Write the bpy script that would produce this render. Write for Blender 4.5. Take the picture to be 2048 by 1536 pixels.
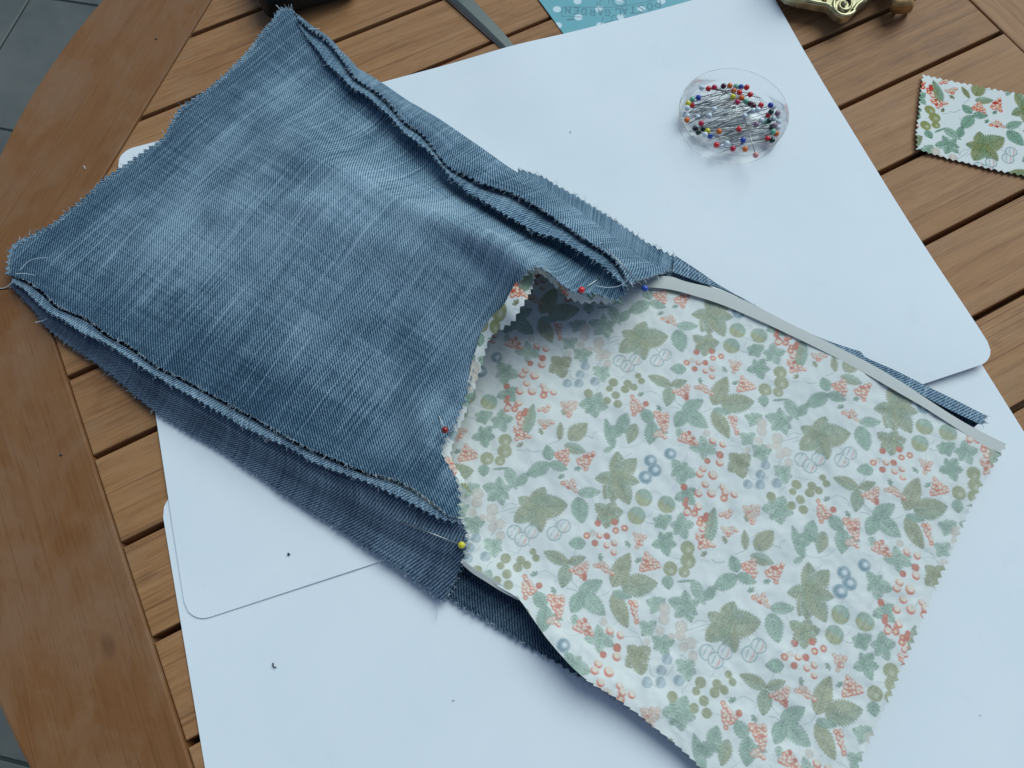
import bpy, bmesh, math, random
import numpy as np
from mathutils import Vector, Matrix

sc = bpy.context.scene
for o in list(bpy.data.objects):
    bpy.data.objects.remove(o)
col = sc.collection
rng = np.random.default_rng(7)
random.seed(7)

# ------------------------------------------------------------------ camera
CAM_H, FPX, PITCH, ROLL = 0.353, 1453.1, 1.2035, -0.0503
_c, _s = math.cos(ROLL), math.sin(ROLL)
_R = np.array([1, 0, 0.]); _U = np.array([0, math.sin(PITCH), math.cos(PITCH)])
_F = np.array([0, math.cos(PITCH), -math.sin(PITCH)])
CX = _c * _R + _s * _U
CY = -_s * _R + _c * _U
CC = np.array([0, 0, CAM_H])
cam_d = bpy.data.cameras.new('camera')
cam = bpy.data.objects.new('camera', cam_d); col.objects.link(cam)
cam_d.sensor_width = 36.0
cam_d.lens = FPX / 2048 * 36.0
cam_d.clip_start = 0.01; cam_d.clip_end = 200
M = Matrix.Identity(4)
for i in range(3):
    M[i][0] = CX[i]; M[i][1] = CY[i]; M[i][2] = -_F[i]; M[i][3] = CC[i]
cam.matrix_world = M
sc.camera = cam

# ------------------------------------------------------------------ sky, sun, exposure
SUN_EL, SUN_AZ = math.radians(50), math.radians(40)     # azimuth clockwise from +Y
w = bpy.data.worlds.new('World'); sc.world = w; w.use_nodes = True
wn = w.node_tree.nodes; wl = w.node_tree.links
sky = wn.new('ShaderNodeTexSky'); sky.sky_type = 'NISHITA'; sky.sun_disc = False
sky.sun_elevation = SUN_EL; sky.sun_rotation = SUN_AZ
sky.air_density = 1.0; sky.dust_density = 1.0; sky.ozone_density = 1.0
bg = wn['Background']; bg.inputs['Strength'].default_value = 0.085
wl.new(sky.outputs[0], bg.inputs[0])
sd = bpy.data.lights.new('sun', 'SUN'); sd.energy = 1.95; sd.angle = math.radians(46)
sd.color = (0.80, 0.99, 1.0)
sun = bpy.data.objects.new('sun', sd); col.objects.link(sun)
sdir = Vector((math.sin(SUN_AZ) * math.cos(SUN_EL), math.cos(SUN_AZ) * math.cos(SUN_EL), math.sin(SUN_EL)))
sun.rotation_euler = sdir.to_track_quat('Z', 'Y').to_euler()
sc.view_settings.view_transform = 'Standard'; sc.view_settings.look = 'None'
sc.view_settings.exposure = 0.10; sc.view_settings.gamma = 1.0
sc.view_settings.use_curve_mapping = False

# ------------------------------------------------------------------ helpers
def W(px, py, z=0.0):
    """photo pixel (2048 x 1536) seen at height z -> place on the table"""
    px = np.asarray(px, float); py = np.asarray(py, float); z = np.asarray(z, float)
    d = ((px - 1024) / FPX)[..., None] * CX - ((py - 768) / FPX)[..., None] * CY + _F
    k = (z - CAM_H) / d[..., 2]
    return CC + d * k[..., None]

def tag(o, label=None, cat=None, group=None, kind=None):
    if label: o['label'] = label
    if cat: o['category'] = cat
    if group: o['group'] = group
    if kind: o['kind'] = kind
    return o

def link(name, me, mat=None, parent=None):
    o = bpy.data.objects.new(name, me); col.objects.link(o)
    if mat is not None and me is not None: 
        me.materials.clear(); me.materials.append(mat)
    if parent is not None: o.parent = parent
    return o

def empty(name, loc=(0, 0, 0), rz=0):
    o = bpy.data.objects.new(name, None); col.objects.link(o)
    o.location = loc; o.rotation_euler = (0, 0, rz); o.empty_display_size = .01
    return o

def reparent_world(o, parent):
    """parent keeping world placement of vertices (meshes are in world coordinates)"""
    o.parent = parent
    o.matrix_parent_inverse = Matrix.Translation(parent.location).inverted() if parent.rotation_euler.z == 0 else parent.matrix_basis.inverted()

def grid_mesh(name, V, uv=None, colr=None, smooth=True):
    n, m = V.shape[:2]
    me = bpy.data.meshes.new(name)
    me.vertices.add(n * m)
    me.vertices.foreach_set('co', np.ascontiguousarray(V, dtype=np.float32).ravel())
    idx = np.arange(n * m).reshape(n, m)
    q = np.stack([idx[:-1, :-1], idx[1:, :-1], idx[1:, 1:], idx[:-1, 1:]], -1).reshape(-1, 4)
    nf = len(q)
    me.loops.add(nf * 4); me.polygons.add(nf)
    me.loops.foreach_set('vertex_index', q.ravel().astype(np.int32))
    me.polygons.foreach_set('loop_start', np.arange(0, nf * 4, 4, dtype=np.int32))
    me.polygons.foreach_set('loop_total', np.full(nf, 4, dtype=np.int32))
    me.polygons.foreach_set('use_smooth', np.full(nf, bool(smooth)))
    if uv is not None:
        ul = me.uv_layers.new(name='UVMap')
        ul.data.foreach_set('uv', uv.reshape(-1, 2)[q.ravel()].astype(np.float32).ravel())
    if colr is not None:
        a = me.attributes.new('print', 'FLOAT_COLOR', 'POINT')
        c4 = np.ones((n * m, 4), np.float32); c4[:, :3] = colr.reshape(-1, 3)
        a.data.foreach_set('color', c4.ravel())
    me.update(calc_edges=True)
    # crisp cut edges: boundary edges are sharp
    ev = np.zeros(len(me.edges) * 2, dtype=np.int32); me.edges.foreach_get('vertices', ev); ev = ev.reshape(-1, 2)
    bnd = np.zeros((n, m), bool); bnd[0] = bnd[-1] = True; bnd[:, 0] = bnd[:, -1] = True; bnd = bnd.ravel()
    both = bnd[ev[:, 0]] & bnd[ev[:, 1]]
    a = me.attributes.new('sharp_edge', 'BOOLEAN', 'EDGE'); a.data.foreach_set('value', both)
    return me

def poly_mesh(name, pts, z0, z1, bevel=0.0, seg=2):
    """flat polygon (list of xy) extruded from z0 to z1 with a small bevel"""
    bm = bmesh.new()
    vs = [bm.verts.new((p[0], p[1], z1)) for p in pts]
    f = bm.faces.new(vs)
    bm.normal_update()
    if f.normal.z < 0: f.normal_flip()
    r = bmesh.ops.extrude_face_region(bm, geom=[f])
    bmesh.ops.translate(bm, vec=(0, 0, z0 - z1), verts=[v for v in r['geom'] if isinstance(v, bmesh.types.BMVert)])
    bmesh.ops.recalc_face_normals(bm, faces=bm.faces)
    if bevel:
        es = [e for e in bm.edges if all(abs(v.co.z - z1) < 1e-7 for v in e.verts)]
        bmesh.ops.bevel(bm, geom=es, offset=bevel, segments=seg, affect='EDGES', profile=.6)
    me = bpy.data.meshes.new(name); bm.to_mesh(me); bm.free()
    return me

def resample(P, n, smooth=0):
    """P (k,d) polyline -> n points, equal arc length in the first two columns, gently smoothed"""
    P = np.asarray(P, float)
    # Catmull-Rom refinement
    Q = np.vstack([2 * P[0] - P[1], P, 2 * P[-1] - P[-2]])
    out = []
    for i in range(1, len(Q) - 2):
        p0, p1, p2, p3 = Q[i - 1], Q[i], Q[i + 1], Q[i + 2]
        t = np.linspace(0, 1, 12, endpoint=False)[:, None]
        out.append(.5 * (2 * p1 + (p2 - p0) * t + (2 * p0 - 5 * p1 + 4 * p2 - p3) * t * t + (3 * p1 - p0 - 3 * p2 + p3) * t ** 3))
    out.append(Q[-2][None]); R = np.vstack(out)
    L = np.r_[0, np.cumsum(np.linalg.norm(np.diff(R[:, :2], axis=0), axis=1))]
    t = np.linspace(0, L[-1], n)
    S = np.stack([np.interp(t, L, R[:, k]) for k in range(R.shape[1])], 1)
    for _ in range(smooth):
        S[1:-1] = .25 * S[:-2] + .5 * S[1:-1] + .25 * S[2:]
    return S

def coons(c0, c1, d0, d1):
    """c0,c1 run along s (n,d) at t=0,1; d0,d1 along t (m,d) at s=0,1"""
    n, m = len(c0), len(d0)
    s = np.linspace(0, 1, n)[:, None, None]; t = np.linspace(0, 1, m)[None, :, None]
    A = (1 - t) * c0[:, None] + t * c1[:, None] + (1 - s) * d0[None] + s * d1[None]
    B = (1 - s) * (1 - t) * c0[0] + s * (1 - t) * c0[-1] + (1 - s) * t * c1[0] + s * t * c1[-1]
    return A - B

def cubic1(x, xs, ys):
    """Catmull-Rom interpolation of ys over knots xs"""
    xs = np.asarray(xs, float); ys = np.asarray(ys, float)
    m = np.gradient(ys, xs, axis=0)
    i = np.clip(np.searchsorted(xs, x, side='right') - 1, 0, len(xs) - 2)
    h = (xs[i + 1] - xs[i]); t = (x - xs[i]) / h
    if ys.ndim > 1: h = h[:, None]; t = t[:, None]
    return ((2 * t ** 3 - 3 * t ** 2 + 1) * ys[i] + (t ** 3 - 2 * t ** 2 + t) * h * m[i]
            + (-2 * t ** 3 + 3 * t ** 2) * ys[i + 1] + (t ** 3 - t ** 2) * h * m[i + 1])

def bicubic(s, t, ss, tt, Z):
    """Z over (ss,tt) -> array (len s, len t)"""
    A = cubic1(s, ss, np.asarray(Z, float))
    return cubic1(t, tt, A.T).T

def vnoise(x, y, seed=0, octaves=3):
    """smooth value noise for gentle unevenness of cloth"""
    r = np.random.default_rng(seed); T = r.random((256, 256)) * 2 - 1
    out = np.zeros_like(x); a = 1.0; tot = 0
    for k in range(octaves):
        xi = np.floor(x).astype(int); yi = np.floor(y).astype(int); fx = x - xi; fy = y - yi
        fx = fx * fx * (3 - 2 * fx); fy = fy * fy * (3 - 2 * fy)
        g = lambda i, j: T[(xi + i) % 256, (yi + j) % 256]
        out += a * ((g(0, 0) * (1 - fx) + g(1, 0) * fx) * (1 - fy) + (g(0, 1) * (1 - fx) + g(1, 1) * fx) * fy)
        tot += a; a *= .5; x = x * 2.03 + 11.3; y = y * 2.03 + 5.7
    return out / tot

def pink(V, side, amp=.0014, period=.0036, ramp=3, seed=1):
    """pinking-shear teeth on one side of a grid: 't0','t1','s0','s1'"""
    r = np.random.default_rng(seed)
    G = V if side[0] == 't' else V.transpose(1, 0, 2)
    k, step = (0, 1) if side[1] == '0' else (-1, -1)
    e = G[:, k].copy(); d = e - G[:, k + step * 2]
    d /= np.linalg.norm(d, axis=1)[:, None] + 1e-9
    L = np.r_[0, np.cumsum(np.linalg.norm(np.diff(e, axis=0), axis=1))]
    ph = L / period + .12 * np.sin(L / .021) 
    ti = np.floor(ph).astype(int); a = amp * (.75 + .5 * r.random(ti.max() + 2))[ti]
    tri = np.abs((ph % 1) * 2 - 1) * a - amp * .5
    for q in range(ramp):
        G[:, k + step * q] += d * (tri * (1 - q / ramp))[:, None]
    return L

# ------------------------------------------------------------------ materials
def mat(name):
    m = bpy.data.materials.new(name); m.use_nodes = True
    nt = m.node_tree; b = nt.nodes['Principled BSDF']
    return m, nt.nodes, nt.links, b

def simple(name, c, rough=.5, metal=0, coat=0, spec=.5):
    m, n, l, b = mat(name)
    b.inputs['Base Color'].default_value = (*c, 1); b.inputs['Roughness'].default_value = rough
    b.inputs['Metallic'].default_value = metal; b.inputs['Coat Weight'].default_value = coat
    b.inputs['Specular IOR Level'].default_value = spec
    return m

def N(n, t, **kw):
    x = n.new(t)
    for k, v in kw.items(): setattr(x, k, v)
    return x

def math_(n, l, op, a, b=None, c=None):
    x = n.new('ShaderNodeMath'); x.operation = op
    for i, v in enumerate((a, b, c)):
        if v is None: continue
        if isinstance(v, (int, float)): x.inputs[i].default_value = v
        else: l.new(v, x.inputs[i])
    return x.outputs[0]

def mapping(n, l, src, scale, rot=(0, 0, 0), loc=(0, 0, 0)):
    mp = n.new('ShaderNodeMapping'); l.new(src, mp.inputs[0])
    mp.inputs['Scale'].default_value = scale; mp.inputs['Rotation'].default_value = rot; mp.inputs['Location'].default_value = loc
    return mp.outputs[0]

def noise(n, l, vec, scale, detail=3, rough=.55, dist=0):
    x = n.new('ShaderNodeTexNoise'); x.inputs['Scale'].default_value = scale
    x.inputs['Detail'].default_value = detail; x.inputs['Roughness'].default_value = rough; x.inputs['Distortion'].default_value = dist
    if vec is not None: l.new(vec, x.inputs['Vector'])
    return x.outputs['Fac']

def ramp(n, l, fac, stops):
    r = n.new('ShaderNodeValToRGB'); l.new(fac, r.inputs[0])
    e = r.color_ramp.elements
    while len(e) < len(stops): e.new(.5)
    for x, (p, c) in zip(e, stops): 
        x.position = p; x.color = (*c, 1) if len(c) == 3 else c
    return r.outputs[0]

def mix(n, l, fac, a, b, mode='MIX'):
    x = n.new('ShaderNodeMix'); x.data_type = 'RGBA'; x.blend_type = mode
    for sck, v in ((x.inputs[0], fac), (x.inputs[6], a), (x.inputs[7], b)):
        if isinstance(v, (int, float)): sck.default_value = v
        elif isinstance(v, tuple): sck.default_value = (*v, 1)
        else: l.new(v, sck)
    return x.outputs[2]

def bump(n, l, h, strength, dist, b):
    x = n.new('ShaderNodeBump'); x.inputs['Strength'].default_value = strength; x.inputs['Distance'].default_value = dist
    l.new(h, x.inputs['Height']); l.new(x.outputs[0], b.inputs['Normal'])

def denim(name, dark, mid, light, twill=1.12, slub=.6, blotch=.5, flip=1, edge_tone=False):
    """UV in millimetres: U along the weft, V along the warp"""
    m, n, l, b = mat(name)
    uv = N(n, 'ShaderNodeUVMap').outputs[0]
    big = noise(n, l, mapping(n, l, uv, (.024, .036, 1)), 1.0, 6, .66, .25)
    sep = N(n, 'ShaderNodeSeparateXYZ'); l.new(uv, sep.inputs[0])
    wob = noise(n, l, mapping(n, l, uv, (.10, .10, 1)), 1.0, 2)
    ph = math_(n, l, 'ADD', sep.outputs[0], math_(n, l, 'MULTIPLY', sep.outputs[1], float(flip)))
    ph = math_(n, l, 'ADD', ph, math_(n, l, 'MULTIPLY', wob, .8))
    tw = math_(n, l, 'SINE', math_(n, l, 'MULTIPLY', ph, 2 * math.pi / (twill * 1.41)))
    tw = math_(n, l, 'MULTIPLY_ADD', tw, .5, .5)
    def yarn(su, sv, loc, d=2):
        return noise(n, l, mapping(n, l, uv, (su, sv, 1), loc=loc), 1.0, d, .55)
    def cut(x, a, c):
        return ramp(n, l, x, [(a, (0, 0, 0)), (c, (1, 1, 1))])
    gr = yarn(1.9, 1.2, (0, 0, 0)); 
    w1 = cut(yarn(.018, 1.3, (3, 9, 0), 1), .52, .72)          # pale slub yarns, weft
    w2 = yarn(.028, .55, (13, 2, 0), 2)                          # broader weft bands
    w3 = cut(yarn(.016, 1.5, (7, 31, 0), 1), .60, .70)          # thin bright single picks
    v1 = yarn(.75, .018, (21, 4, 0), 2)                          # warp bands
    f = math_(n, l, 'MULTIPLY_ADD', tw, .62, -.15)
    f = math_(n, l, 'ADD', f, math_(n, l, 'MULTIPLY_ADD', gr, 1.0, -.20))
    f = math_(n, l, 'ADD', f, math_(n, l, 'MULTIPLY', w1, .30 * slub / .6))
    f = math_(n, l, 'ADD', f, math_(n, l, 'MULTIPLY', math_(n, l, 'MULTIPLY', w3, math_(n, l, 'MULTIPLY_ADD', gr, 1.2, .2)), .55 * slub / .6))
    f = math_(n, l, 'ADD', f, math_(n, l, 'MULTIPLY_ADD', w2, .50, -.27))
    f = math_(n, l, 'ADD', f, math_(n, l, 'MULTIPLY_ADD', v1, .55, -.29))
    f = math_(n, l, 'ADD', f, math_(n, l, 'MULTIPLY_ADD', big, blotch * 2.0, -blotch * 1.03))
    if edge_tone:
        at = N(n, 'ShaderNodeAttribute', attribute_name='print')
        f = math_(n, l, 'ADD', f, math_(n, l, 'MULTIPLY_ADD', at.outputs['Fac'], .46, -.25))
    c = ramp(n, l, f, [(.05, dark), (.45, mid), (1.0, light)])
    l.new(c, b.inputs['Base Color'])
    b.inputs['Roughness'].default_value = .92; b.inputs['Specular IOR Level'].default_value = .12
    b.inputs['Sheen Weight'].default_value = .08; b.inputs['Sheen Roughness'].default_value = .5
    h = math_(n, l, 'ADD', tw, math_(n, l, 'ADD', gr, math_(n, l, 'ADD', w1, w3)))
    bump(n, l, h, .7, .00022, b)
    return m

def cotton(name, thread=.12):
    m, n, l, b = mat(name)
    a = N(n, 'ShaderNodeAttribute', attribute_name='print')
    uv = N(n, 'ShaderNodeUVMap').outputs[0]
    t1 = noise(n, l, mapping(n, l, uv, (.10, 2.6, 1)), 1.0, 2, .6)
    t2 = noise(n, l, mapping(n, l, uv, (2.6, .10, 1), loc=(5, 1, 0)), 1.0, 2, .6)
    t = math_(n, l, 'MAXIMUM', t1, t2)
    fr = ramp(n, l, t, [(.56, (0, 0, 0)), (.74, (1, 1, 1))])
    fac = math_(n, l, 'MULTIPLY', fr, thread * 3)
    c = mix(n, l, fac, a.outputs['Color'], (.80, .79, .72))
    l.new(c, b.inputs['Base Color'])
    b.inputs['Roughness'].default_value = .85; b.inputs['Specular IOR Level'].default_value = .2
    bump(n, l, math_(n, l, 'ADD', t1, t2), .35, .00015, b)
    return m

def wood(name, c_dark, c_mid, c_light, patch, rough=.55, grain=1.0, cloud=.5, cs=(16, 30, 10)):
    """object space: X along the grain"""
    m, n, l, b = mat(name)
    oi = N(n, 'ShaderNodeObjectInfo'); tc = N(n, 'ShaderNodeTexCoord')
    off = N(n, 'ShaderNodeVectorMath', operation='SCALE')
    cmb = N(n, 'ShaderNodeCombineXYZ'); cmb.inputs[0].default_value = 3.1; cmb.inputs[1].default_value = 7.7; cmb.inputs[2].default_value = 1.3
    l.new(cmb.outputs[0], off.inputs[0]); l.new(oi.outputs['Random'], off.inputs['Scale'])
    add = N(n, 'ShaderNodeVectorMath', operation='ADD'); l.new(tc.outputs['Object'], add.inputs[0]); l.new(off.outputs[0], add.inputs[1])
    v = add.outputs[0]
    g1 = noise(n, l, mapping(n, l, v, (5, 170, 40)), 1.0, 5, .62, .35)
    g2 = noise(n, l, mapping(n, l, v, (38, 700, 200)), 1.0, 3, .65)
    f = math_(n, l, 'ADD', math_(n, l, 'MULTIPLY_ADD', g1, .55 * grain, .27 * (1 - grain)), math_(n, l, 'MULTIPLY_ADD', g2, .5 * grain, .25 * (1 - grain)))
    f = math_(n, l, 'ADD', f, math_(n, l, 'MULTIPLY_ADD', oi.outputs['Random'], .16, -.08))
    c = ramp(n, l, f, [(.30, c_dark), (.50, c_mid), (.74, c_light)])
    pt = noise(n, l, mapping(n, l, v, cs), 1.0, 5, .62, .6)
    ptr = ramp(n, l, pt, [(.42, (0, 0, 0)), (.62, (1, 1, 1))])
    c = mix(n, l, math_(n, l, 'MULTIPLY', ptr, cloud), c, patch)
    # weathered grey-tan bloom and darker stains
    pw = noise(n, l, mapping(n, l, v, tuple(x * 1.7 for x in cs), loc=(5, 2, 0)), 1.0, 6, .68, .4)
    c = mix(n, l, math_(n, l, 'MULTIPLY', ramp(n, l, pw, [(.52, (0, 0, 0)), (.70, (1, 1, 1))]), .12 + .26 * grain), c, (.31, .19, .108))
    ps = noise(n, l, mapping(n, l, v, tuple(x * 1.2 for x in cs), loc=(1, 8, 0)), 1.0, 6, .7, .5)
    c = mix(n, l, math_(n, l, 'MULTIPLY', ramp(n, l, ps, [(.56, (0, 0, 0)), (.72, (1, 1, 1))]), .40), c, tuple(x * 1.3 for x in c_dark))
    # dark open pores and thin dark grain lines
    po = noise(n, l, mapping(n, l, v, (55, 1300, 300)), 1.0, 2, .5)
    c = mix(n, l, math_(n, l, 'MULTIPLY', ramp(n, l, po, [(.60, (0, 0, 0)), (.72, (1, 1, 1))]), .38), c, c_dark)
    gl_ = noise(n, l, mapping(n, l, v, (4, 560, 60), loc=(2, 2, 2)), 1.0, 2, .5, .2)
    c = mix(n, l, math_(n, l, 'MULTIPLY', ramp(n, l, gl_, [(.64, (0, 0, 0)), (.69, (1, 1, 1))]), .5 * grain), c, tuple(x * .8 for x in c_dark))
    kn = N(n, 'ShaderNodeTexVoronoi'); kn.inputs['Scale'].default_value = 1.0
    l.new(mapping(n, l, v, (11, 22, 4)), kn.inputs['Vector'])
    knr = ramp(n, l, kn.outputs['Distance'], [(.03, (1, 1, 1)), (.09, (0, 0, 0))])
    c = mix(n, l, math_(n, l, 'MULTIPLY', knr, .45), c, tuple(x * .6 for x in c_dark))
    l.new(c, b.inputs['Base Color'])
    rr = math_(n, l, 'MULTIPLY_ADD', pt, .3, rough - .12); l.new(rr, b.inputs['Roughness'])
    b.inputs['Specular IOR Level'].default_value = .25
    bump(n, l, math_(n, l, 'SUBTRACT', f, math_(n, l, 'MULTIPLY', po, .5)), .35, .0004, b)
    return m

M_DENIM = denim('denim_blue', (.016, .040, .074), (.105, .192, .265), (.40, .52, .60))
M_DENIM_F = denim('denim_front', (.018, .044, .078), (.115, .205, .275), (.42, .54, .62), blotch=.42, edge_tone=True)
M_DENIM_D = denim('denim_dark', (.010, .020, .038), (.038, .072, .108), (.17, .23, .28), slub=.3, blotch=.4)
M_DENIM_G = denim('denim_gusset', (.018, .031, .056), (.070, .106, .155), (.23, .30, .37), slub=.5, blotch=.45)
M_DENIM_L = denim('denim_pale', (.028, .060, .102), (.135, .215, .285), (.43, .53, .60), slub=.7, blotch=.35)
M_COTTON = cotton('printed_cotton', .16)
M_COTTON_S = cotton('printed_cotton_bright', .03)
M_WOOD = wood('teak', (.15, .060, .022), (.345, .155, .059), (.47, .24, .102), (.395, .195, .085), grain=.9, cloud=.5)
M_FRAME = wood('teak_worn_rim', (.13, .045, .013), (.225, .090, .029), (.29, .135, .052), (.255, .130, .066), rough=.5, grain=.45, cloud=.8, cs=(20, 26, 10))

# white card with a faint mottling
M_CARD, n, l, b = mat('white_card')
tc = N(n, 'ShaderNodeTexCoord')
nz = noise(n, l, mapping(n, l, tc.outputs['Object'], (14, 14, 14)), 1.0, 3)
nf = noise(n, l, mapping(n, l, tc.outputs['Object'], (1800, 1800, 300)), 1.0, 2)
sm_ = noise(n, l, mapping(n, l, tc.outputs['Object'], (55, 40, 30)), 1.0, 5, .7)
cb_ = ramp(n, l, nz, [(.3, (.80, .815, .82)), (.7, (.845, .85, .85))])
cb_ = mix(n, l, math_(n, l, 'MULTIPLY', ramp(n, l, sm_, [(.58, (0, 0, 0)), (.78, (1, 1, 1))]), .16), cb_, (.60, .62, .63))
l.new(cb_, b.inputs['Base Color'])
b.inputs['Roughness'].default_value = .6; b.inputs['Specular IOR Level'].default_value = .3
bump(n, l, nf, .08, .0002, b)

M_PLAIN = simple('plain_cotton', (.63, .615, .555), .85, spec=.2)
M_THREAD = simple('white_thread', (.62, .68, .72), .8)
M_FRAY = simple('denim_fray', (.22, .31, .38), .9)
M_STEEL = simple('pin_steel', (.42, .42, .41), .30, 1)
M_BLADE = simple('scissor_steel', (.13, .14, .125), .42, .7)
M_EDGE = simple('ground_edge', (.55, .55, .54), .25, 1)
M_BLACK = simple('black_case', (.010, .014, .015), .45)
M_RUBBER = simple('black_plastic', (.012, .012, .013), .4)
M_LINT = simple('lint', (.04, .05, .07), .9)
M_LINT3 = simple('grey_lint', (.28, .32, .36), .9)
M_LINT2 = simple('pale_lint', (.6, .6, .6), .9)

# clear plastic: thin-walled, see-through with a grazing sheen
M_CLEAR, n, l, b = mat('clear_plastic')
out = n['Material Output']
tr = N(n, 'ShaderNodeBsdfTransparent'); tr.inputs[0].default_value = (.985, .988, .99, 1)
gl = N(n, 'ShaderNodeBsdfGlossy'); gl.inputs['Roughness'].default_value = .12
lw = N(n, 'ShaderNodeLayerWeight'); lw.inputs[0].default_value = .28
mx = N(n, 'ShaderNodeMixShader'); l.new(math_(n, l, 'MULTIPLY', lw.outputs['Fresnel'], .5), mx.inputs[0])
l.new(tr.outputs[0], mx.inputs[1]); l.new(gl.outputs[0], mx.inputs[2]); l.new(mx.outputs[0], out.inputs[0])

M_CLEAR_B = M_CLEAR.copy(); M_CLEAR_B.name = 'clear_plastic_base'
for nd in M_CLEAR_B.node_tree.nodes:
    if nd.type == 'MATH': nd.inputs[1].default_value = .10
# brass
def brass(name, c, rough):
    m, n, l, b = mat(name)
    tc = N(n, 'ShaderNodeTexCoord')
    nz = noise(n, l, mapping(n, l, tc.outputs['Object'], (160, 160, 160)), 1.0, 4)
    l.new(ramp(n, l, nz, [(.3, tuple(x * .35 for x in c)), (.65, c)]), b.inputs['Base Color'])
    b.inputs['Metallic'].default_value = .85; b.inputs['Roughness'].default_value = rough
    bump(n, l, nz, .3, .0005, b)
    return m
M_BRASS = brass('aged_brass', (.62, .54, .32), .38)
M_BRASS2 = brass('warm_brass', (.50, .27, .09), .5)
M_BRASS2.node_tree.nodes['Principled BSDF'].inputs['Metallic'].default_value = .35

# floor tiles
M_TILE, n, l, b = mat('grey_tile')
oi = N(n, 'ShaderNodeObjectInfo'); tc = N(n, 'ShaderNodeTexCoord')
g = N(n, 'ShaderNodeNewGeometry')
nz = noise(n, l, mapping(n, l, g.outputs['Position'], (9, 9, 9)), 1.0, 5, .6)
l.new(ramp(n, l, nz, [(.3, (.085, .09, .08)), (.5, (.115, .118, .104)), (.7, (.14, .135, .118))]), b.inputs['Base Color'])
b.inputs['Roughness'].default_value = .45
M_GROUT = simple('grout', (.035, .045, .04), .9)

# ------------------------------------------------------------------ floor
FZ = -0.72
fl = tag(link('floor', poly_mesh('floor', [(-4, -4), (4, -4), (4, 4), (-4, 4)], FZ - .03, FZ - .002), M_GROUT), kind='structure')
fdir = W(198, 10, FZ)[:2] - W(133, 0, FZ)[:2]; fa = math.atan2(fdir[1], fdir[0])
TS = .322; tme = poly_mesh('tile', [(0, 0), (TS - .005, 0), (TS - .005, TS - .005), (0, TS - .005)], -.008, 0, .001, 1)
o0 = W(66, 0, FZ)
ux = np.array([math.cos(fa), math.sin(fa)]); uy = np.array([-ux[1], ux[0]])
l1 = W(133, 0, FZ)[:2]
v0 = (l1 @ uy); u0 = (W(30, 50, FZ)[:2] @ ux)
for i in range(-5, 6):
    for j in range(-6, 3):
        t = link('tile', tme, M_TILE, fl)
        p = ux * (u0 + i * TS) + uy * (v0 + j * TS)
        t.location = (p[0], p[1], FZ); t.rotation_euler = (0, 0, fa)

# ------------------------------------------------------------------ garden table
TH = .4372
tdir = np.array([math.cos(TH), math.sin(TH)]); tn = np.array([-tdir[1], tdir[0]])
GY0, GS = 1.2294 * CAM_H, .1395 * CAM_H
TCEN = np.array([.1129, .2249]); TRAD = .4202; APO = .346
tc_t, tc_n = TCEN @ tdir, TCEN @ tn
RB = .441                                     # a board runs across the slats here
TT = .022
table = empty('garden_table', (TCEN[0], TCEN[1], 0)); tag(table, 'round slatted teak garden table with a broad worn rim, under everything', 'table')
def tchild(o): o.parent = table; o.matrix_parent_inverse = Matrix.Translation(table.location).inverted(); return o
def local_mesh(name, pts, rz, z0, z1, bev):
    """polygon in world xy -> mesh in local axes turned by rz about its centre"""
    pts = np.asarray(pts); c = pts.mean(0); d = np.array([math.cos(rz), math.sin(rz)]); e = np.array([-d[1], d[0]])
    q = [((p - c) @ d, (p - c) @ e) for p in pts]
    return poly_mesh(name, q, z0, z1, bev), c
HE = APO * math.tan(math.pi / 8)
def half(nv):
    """half length of a slat at distance nv from the middle line of the octagon"""
    return APO if abs(nv) <= HE else APO - (abs(nv) - HE)
GAP = .0031
def add_slat(poly, k):
    me, c = local_mesh('slat', poly, TH, -TT, 0, .0008)
    o = tchild(link('slat', me, M_WOOD)); o.location = (c[0], c[1], -.0002 * (k % 3)); o.rotation_euler = (0, 0, TH)
for k in range(-1, 14):
    yt = GY0 - (k - 1) * GS - GAP / 2; yb = GY0 - k * GS + GAP / 2
    yt = min(yt, tc_n + APO - .0004); yb = max(yb, tc_n - APO + .0004)
    if yt - yb < .004: continue
    ys = sorted({yb, yt} | {v for v in (tc_n - HE, tc_n + HE) if yb < v < yt})
    left = [(tc_t - half(y - tc_n) + .0003, y) for y in ys]; right = [(tc_t + half(y - tc_n) - .0003, y) for y in ys]
    l1_ = [(min(RB - .0004, x), y) for x, y in right]
    add_slat([tdir * x + tn * y for x, y in left + l1_[::-1]], k)
    r0 = [(max(RB + .0704, -9), y) for x, y in right]
    if min(x for x, y in right) > RB + .08: add_slat([tdir * x + tn * y for x, y in r0 + right[::-1]], k + 1)
cb = [(RB, tc_n - half(.0) * .0 - .20), (RB + .07, tc_n - .18), (RB + .07, tc_n + .18), (RB, tc_n + .20)]
me, c = local_mesh('cross_board', [tdir * x + tn * y for x, y in cb], TH + math.pi / 2, -TT, .0003, .0012)
o = tchild(link('cross_board', me, M_WOOD)); o.location = (c[0], c[1], 0); o.rotation_euler = (0, 0, TH + math.pi / 2)
for q in range(8):
    a0, a1 = math.pi / 4 * q - math.pi / 8, math.pi / 4 * q + math.pi / 8
    rc = APO / math.cos(math.pi / 8)
    P2 = lambda r, a: TCEN + r * (tdir * math.cos(a) + tn * math.sin(a))
    g_ = .0003
    pts = [P2(rc, a0 + g_), P2(rc, a1 - g_)] + [P2(TRAD, a) for a in np.linspace(a1 - g_, a0 + g_, 22)]
    rz = TH + math.pi / 4 * q + math.pi / 2
    me, c = local_mesh('rim_board', pts, rz, -TT, .0003 + .0001 * (q % 2), .0014)
    o = tchild(link('rim_board', me, M_FRAME)); o.location = (c[0], c[1], 0); o.rotation_euler = (0, 0, rz)
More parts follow.
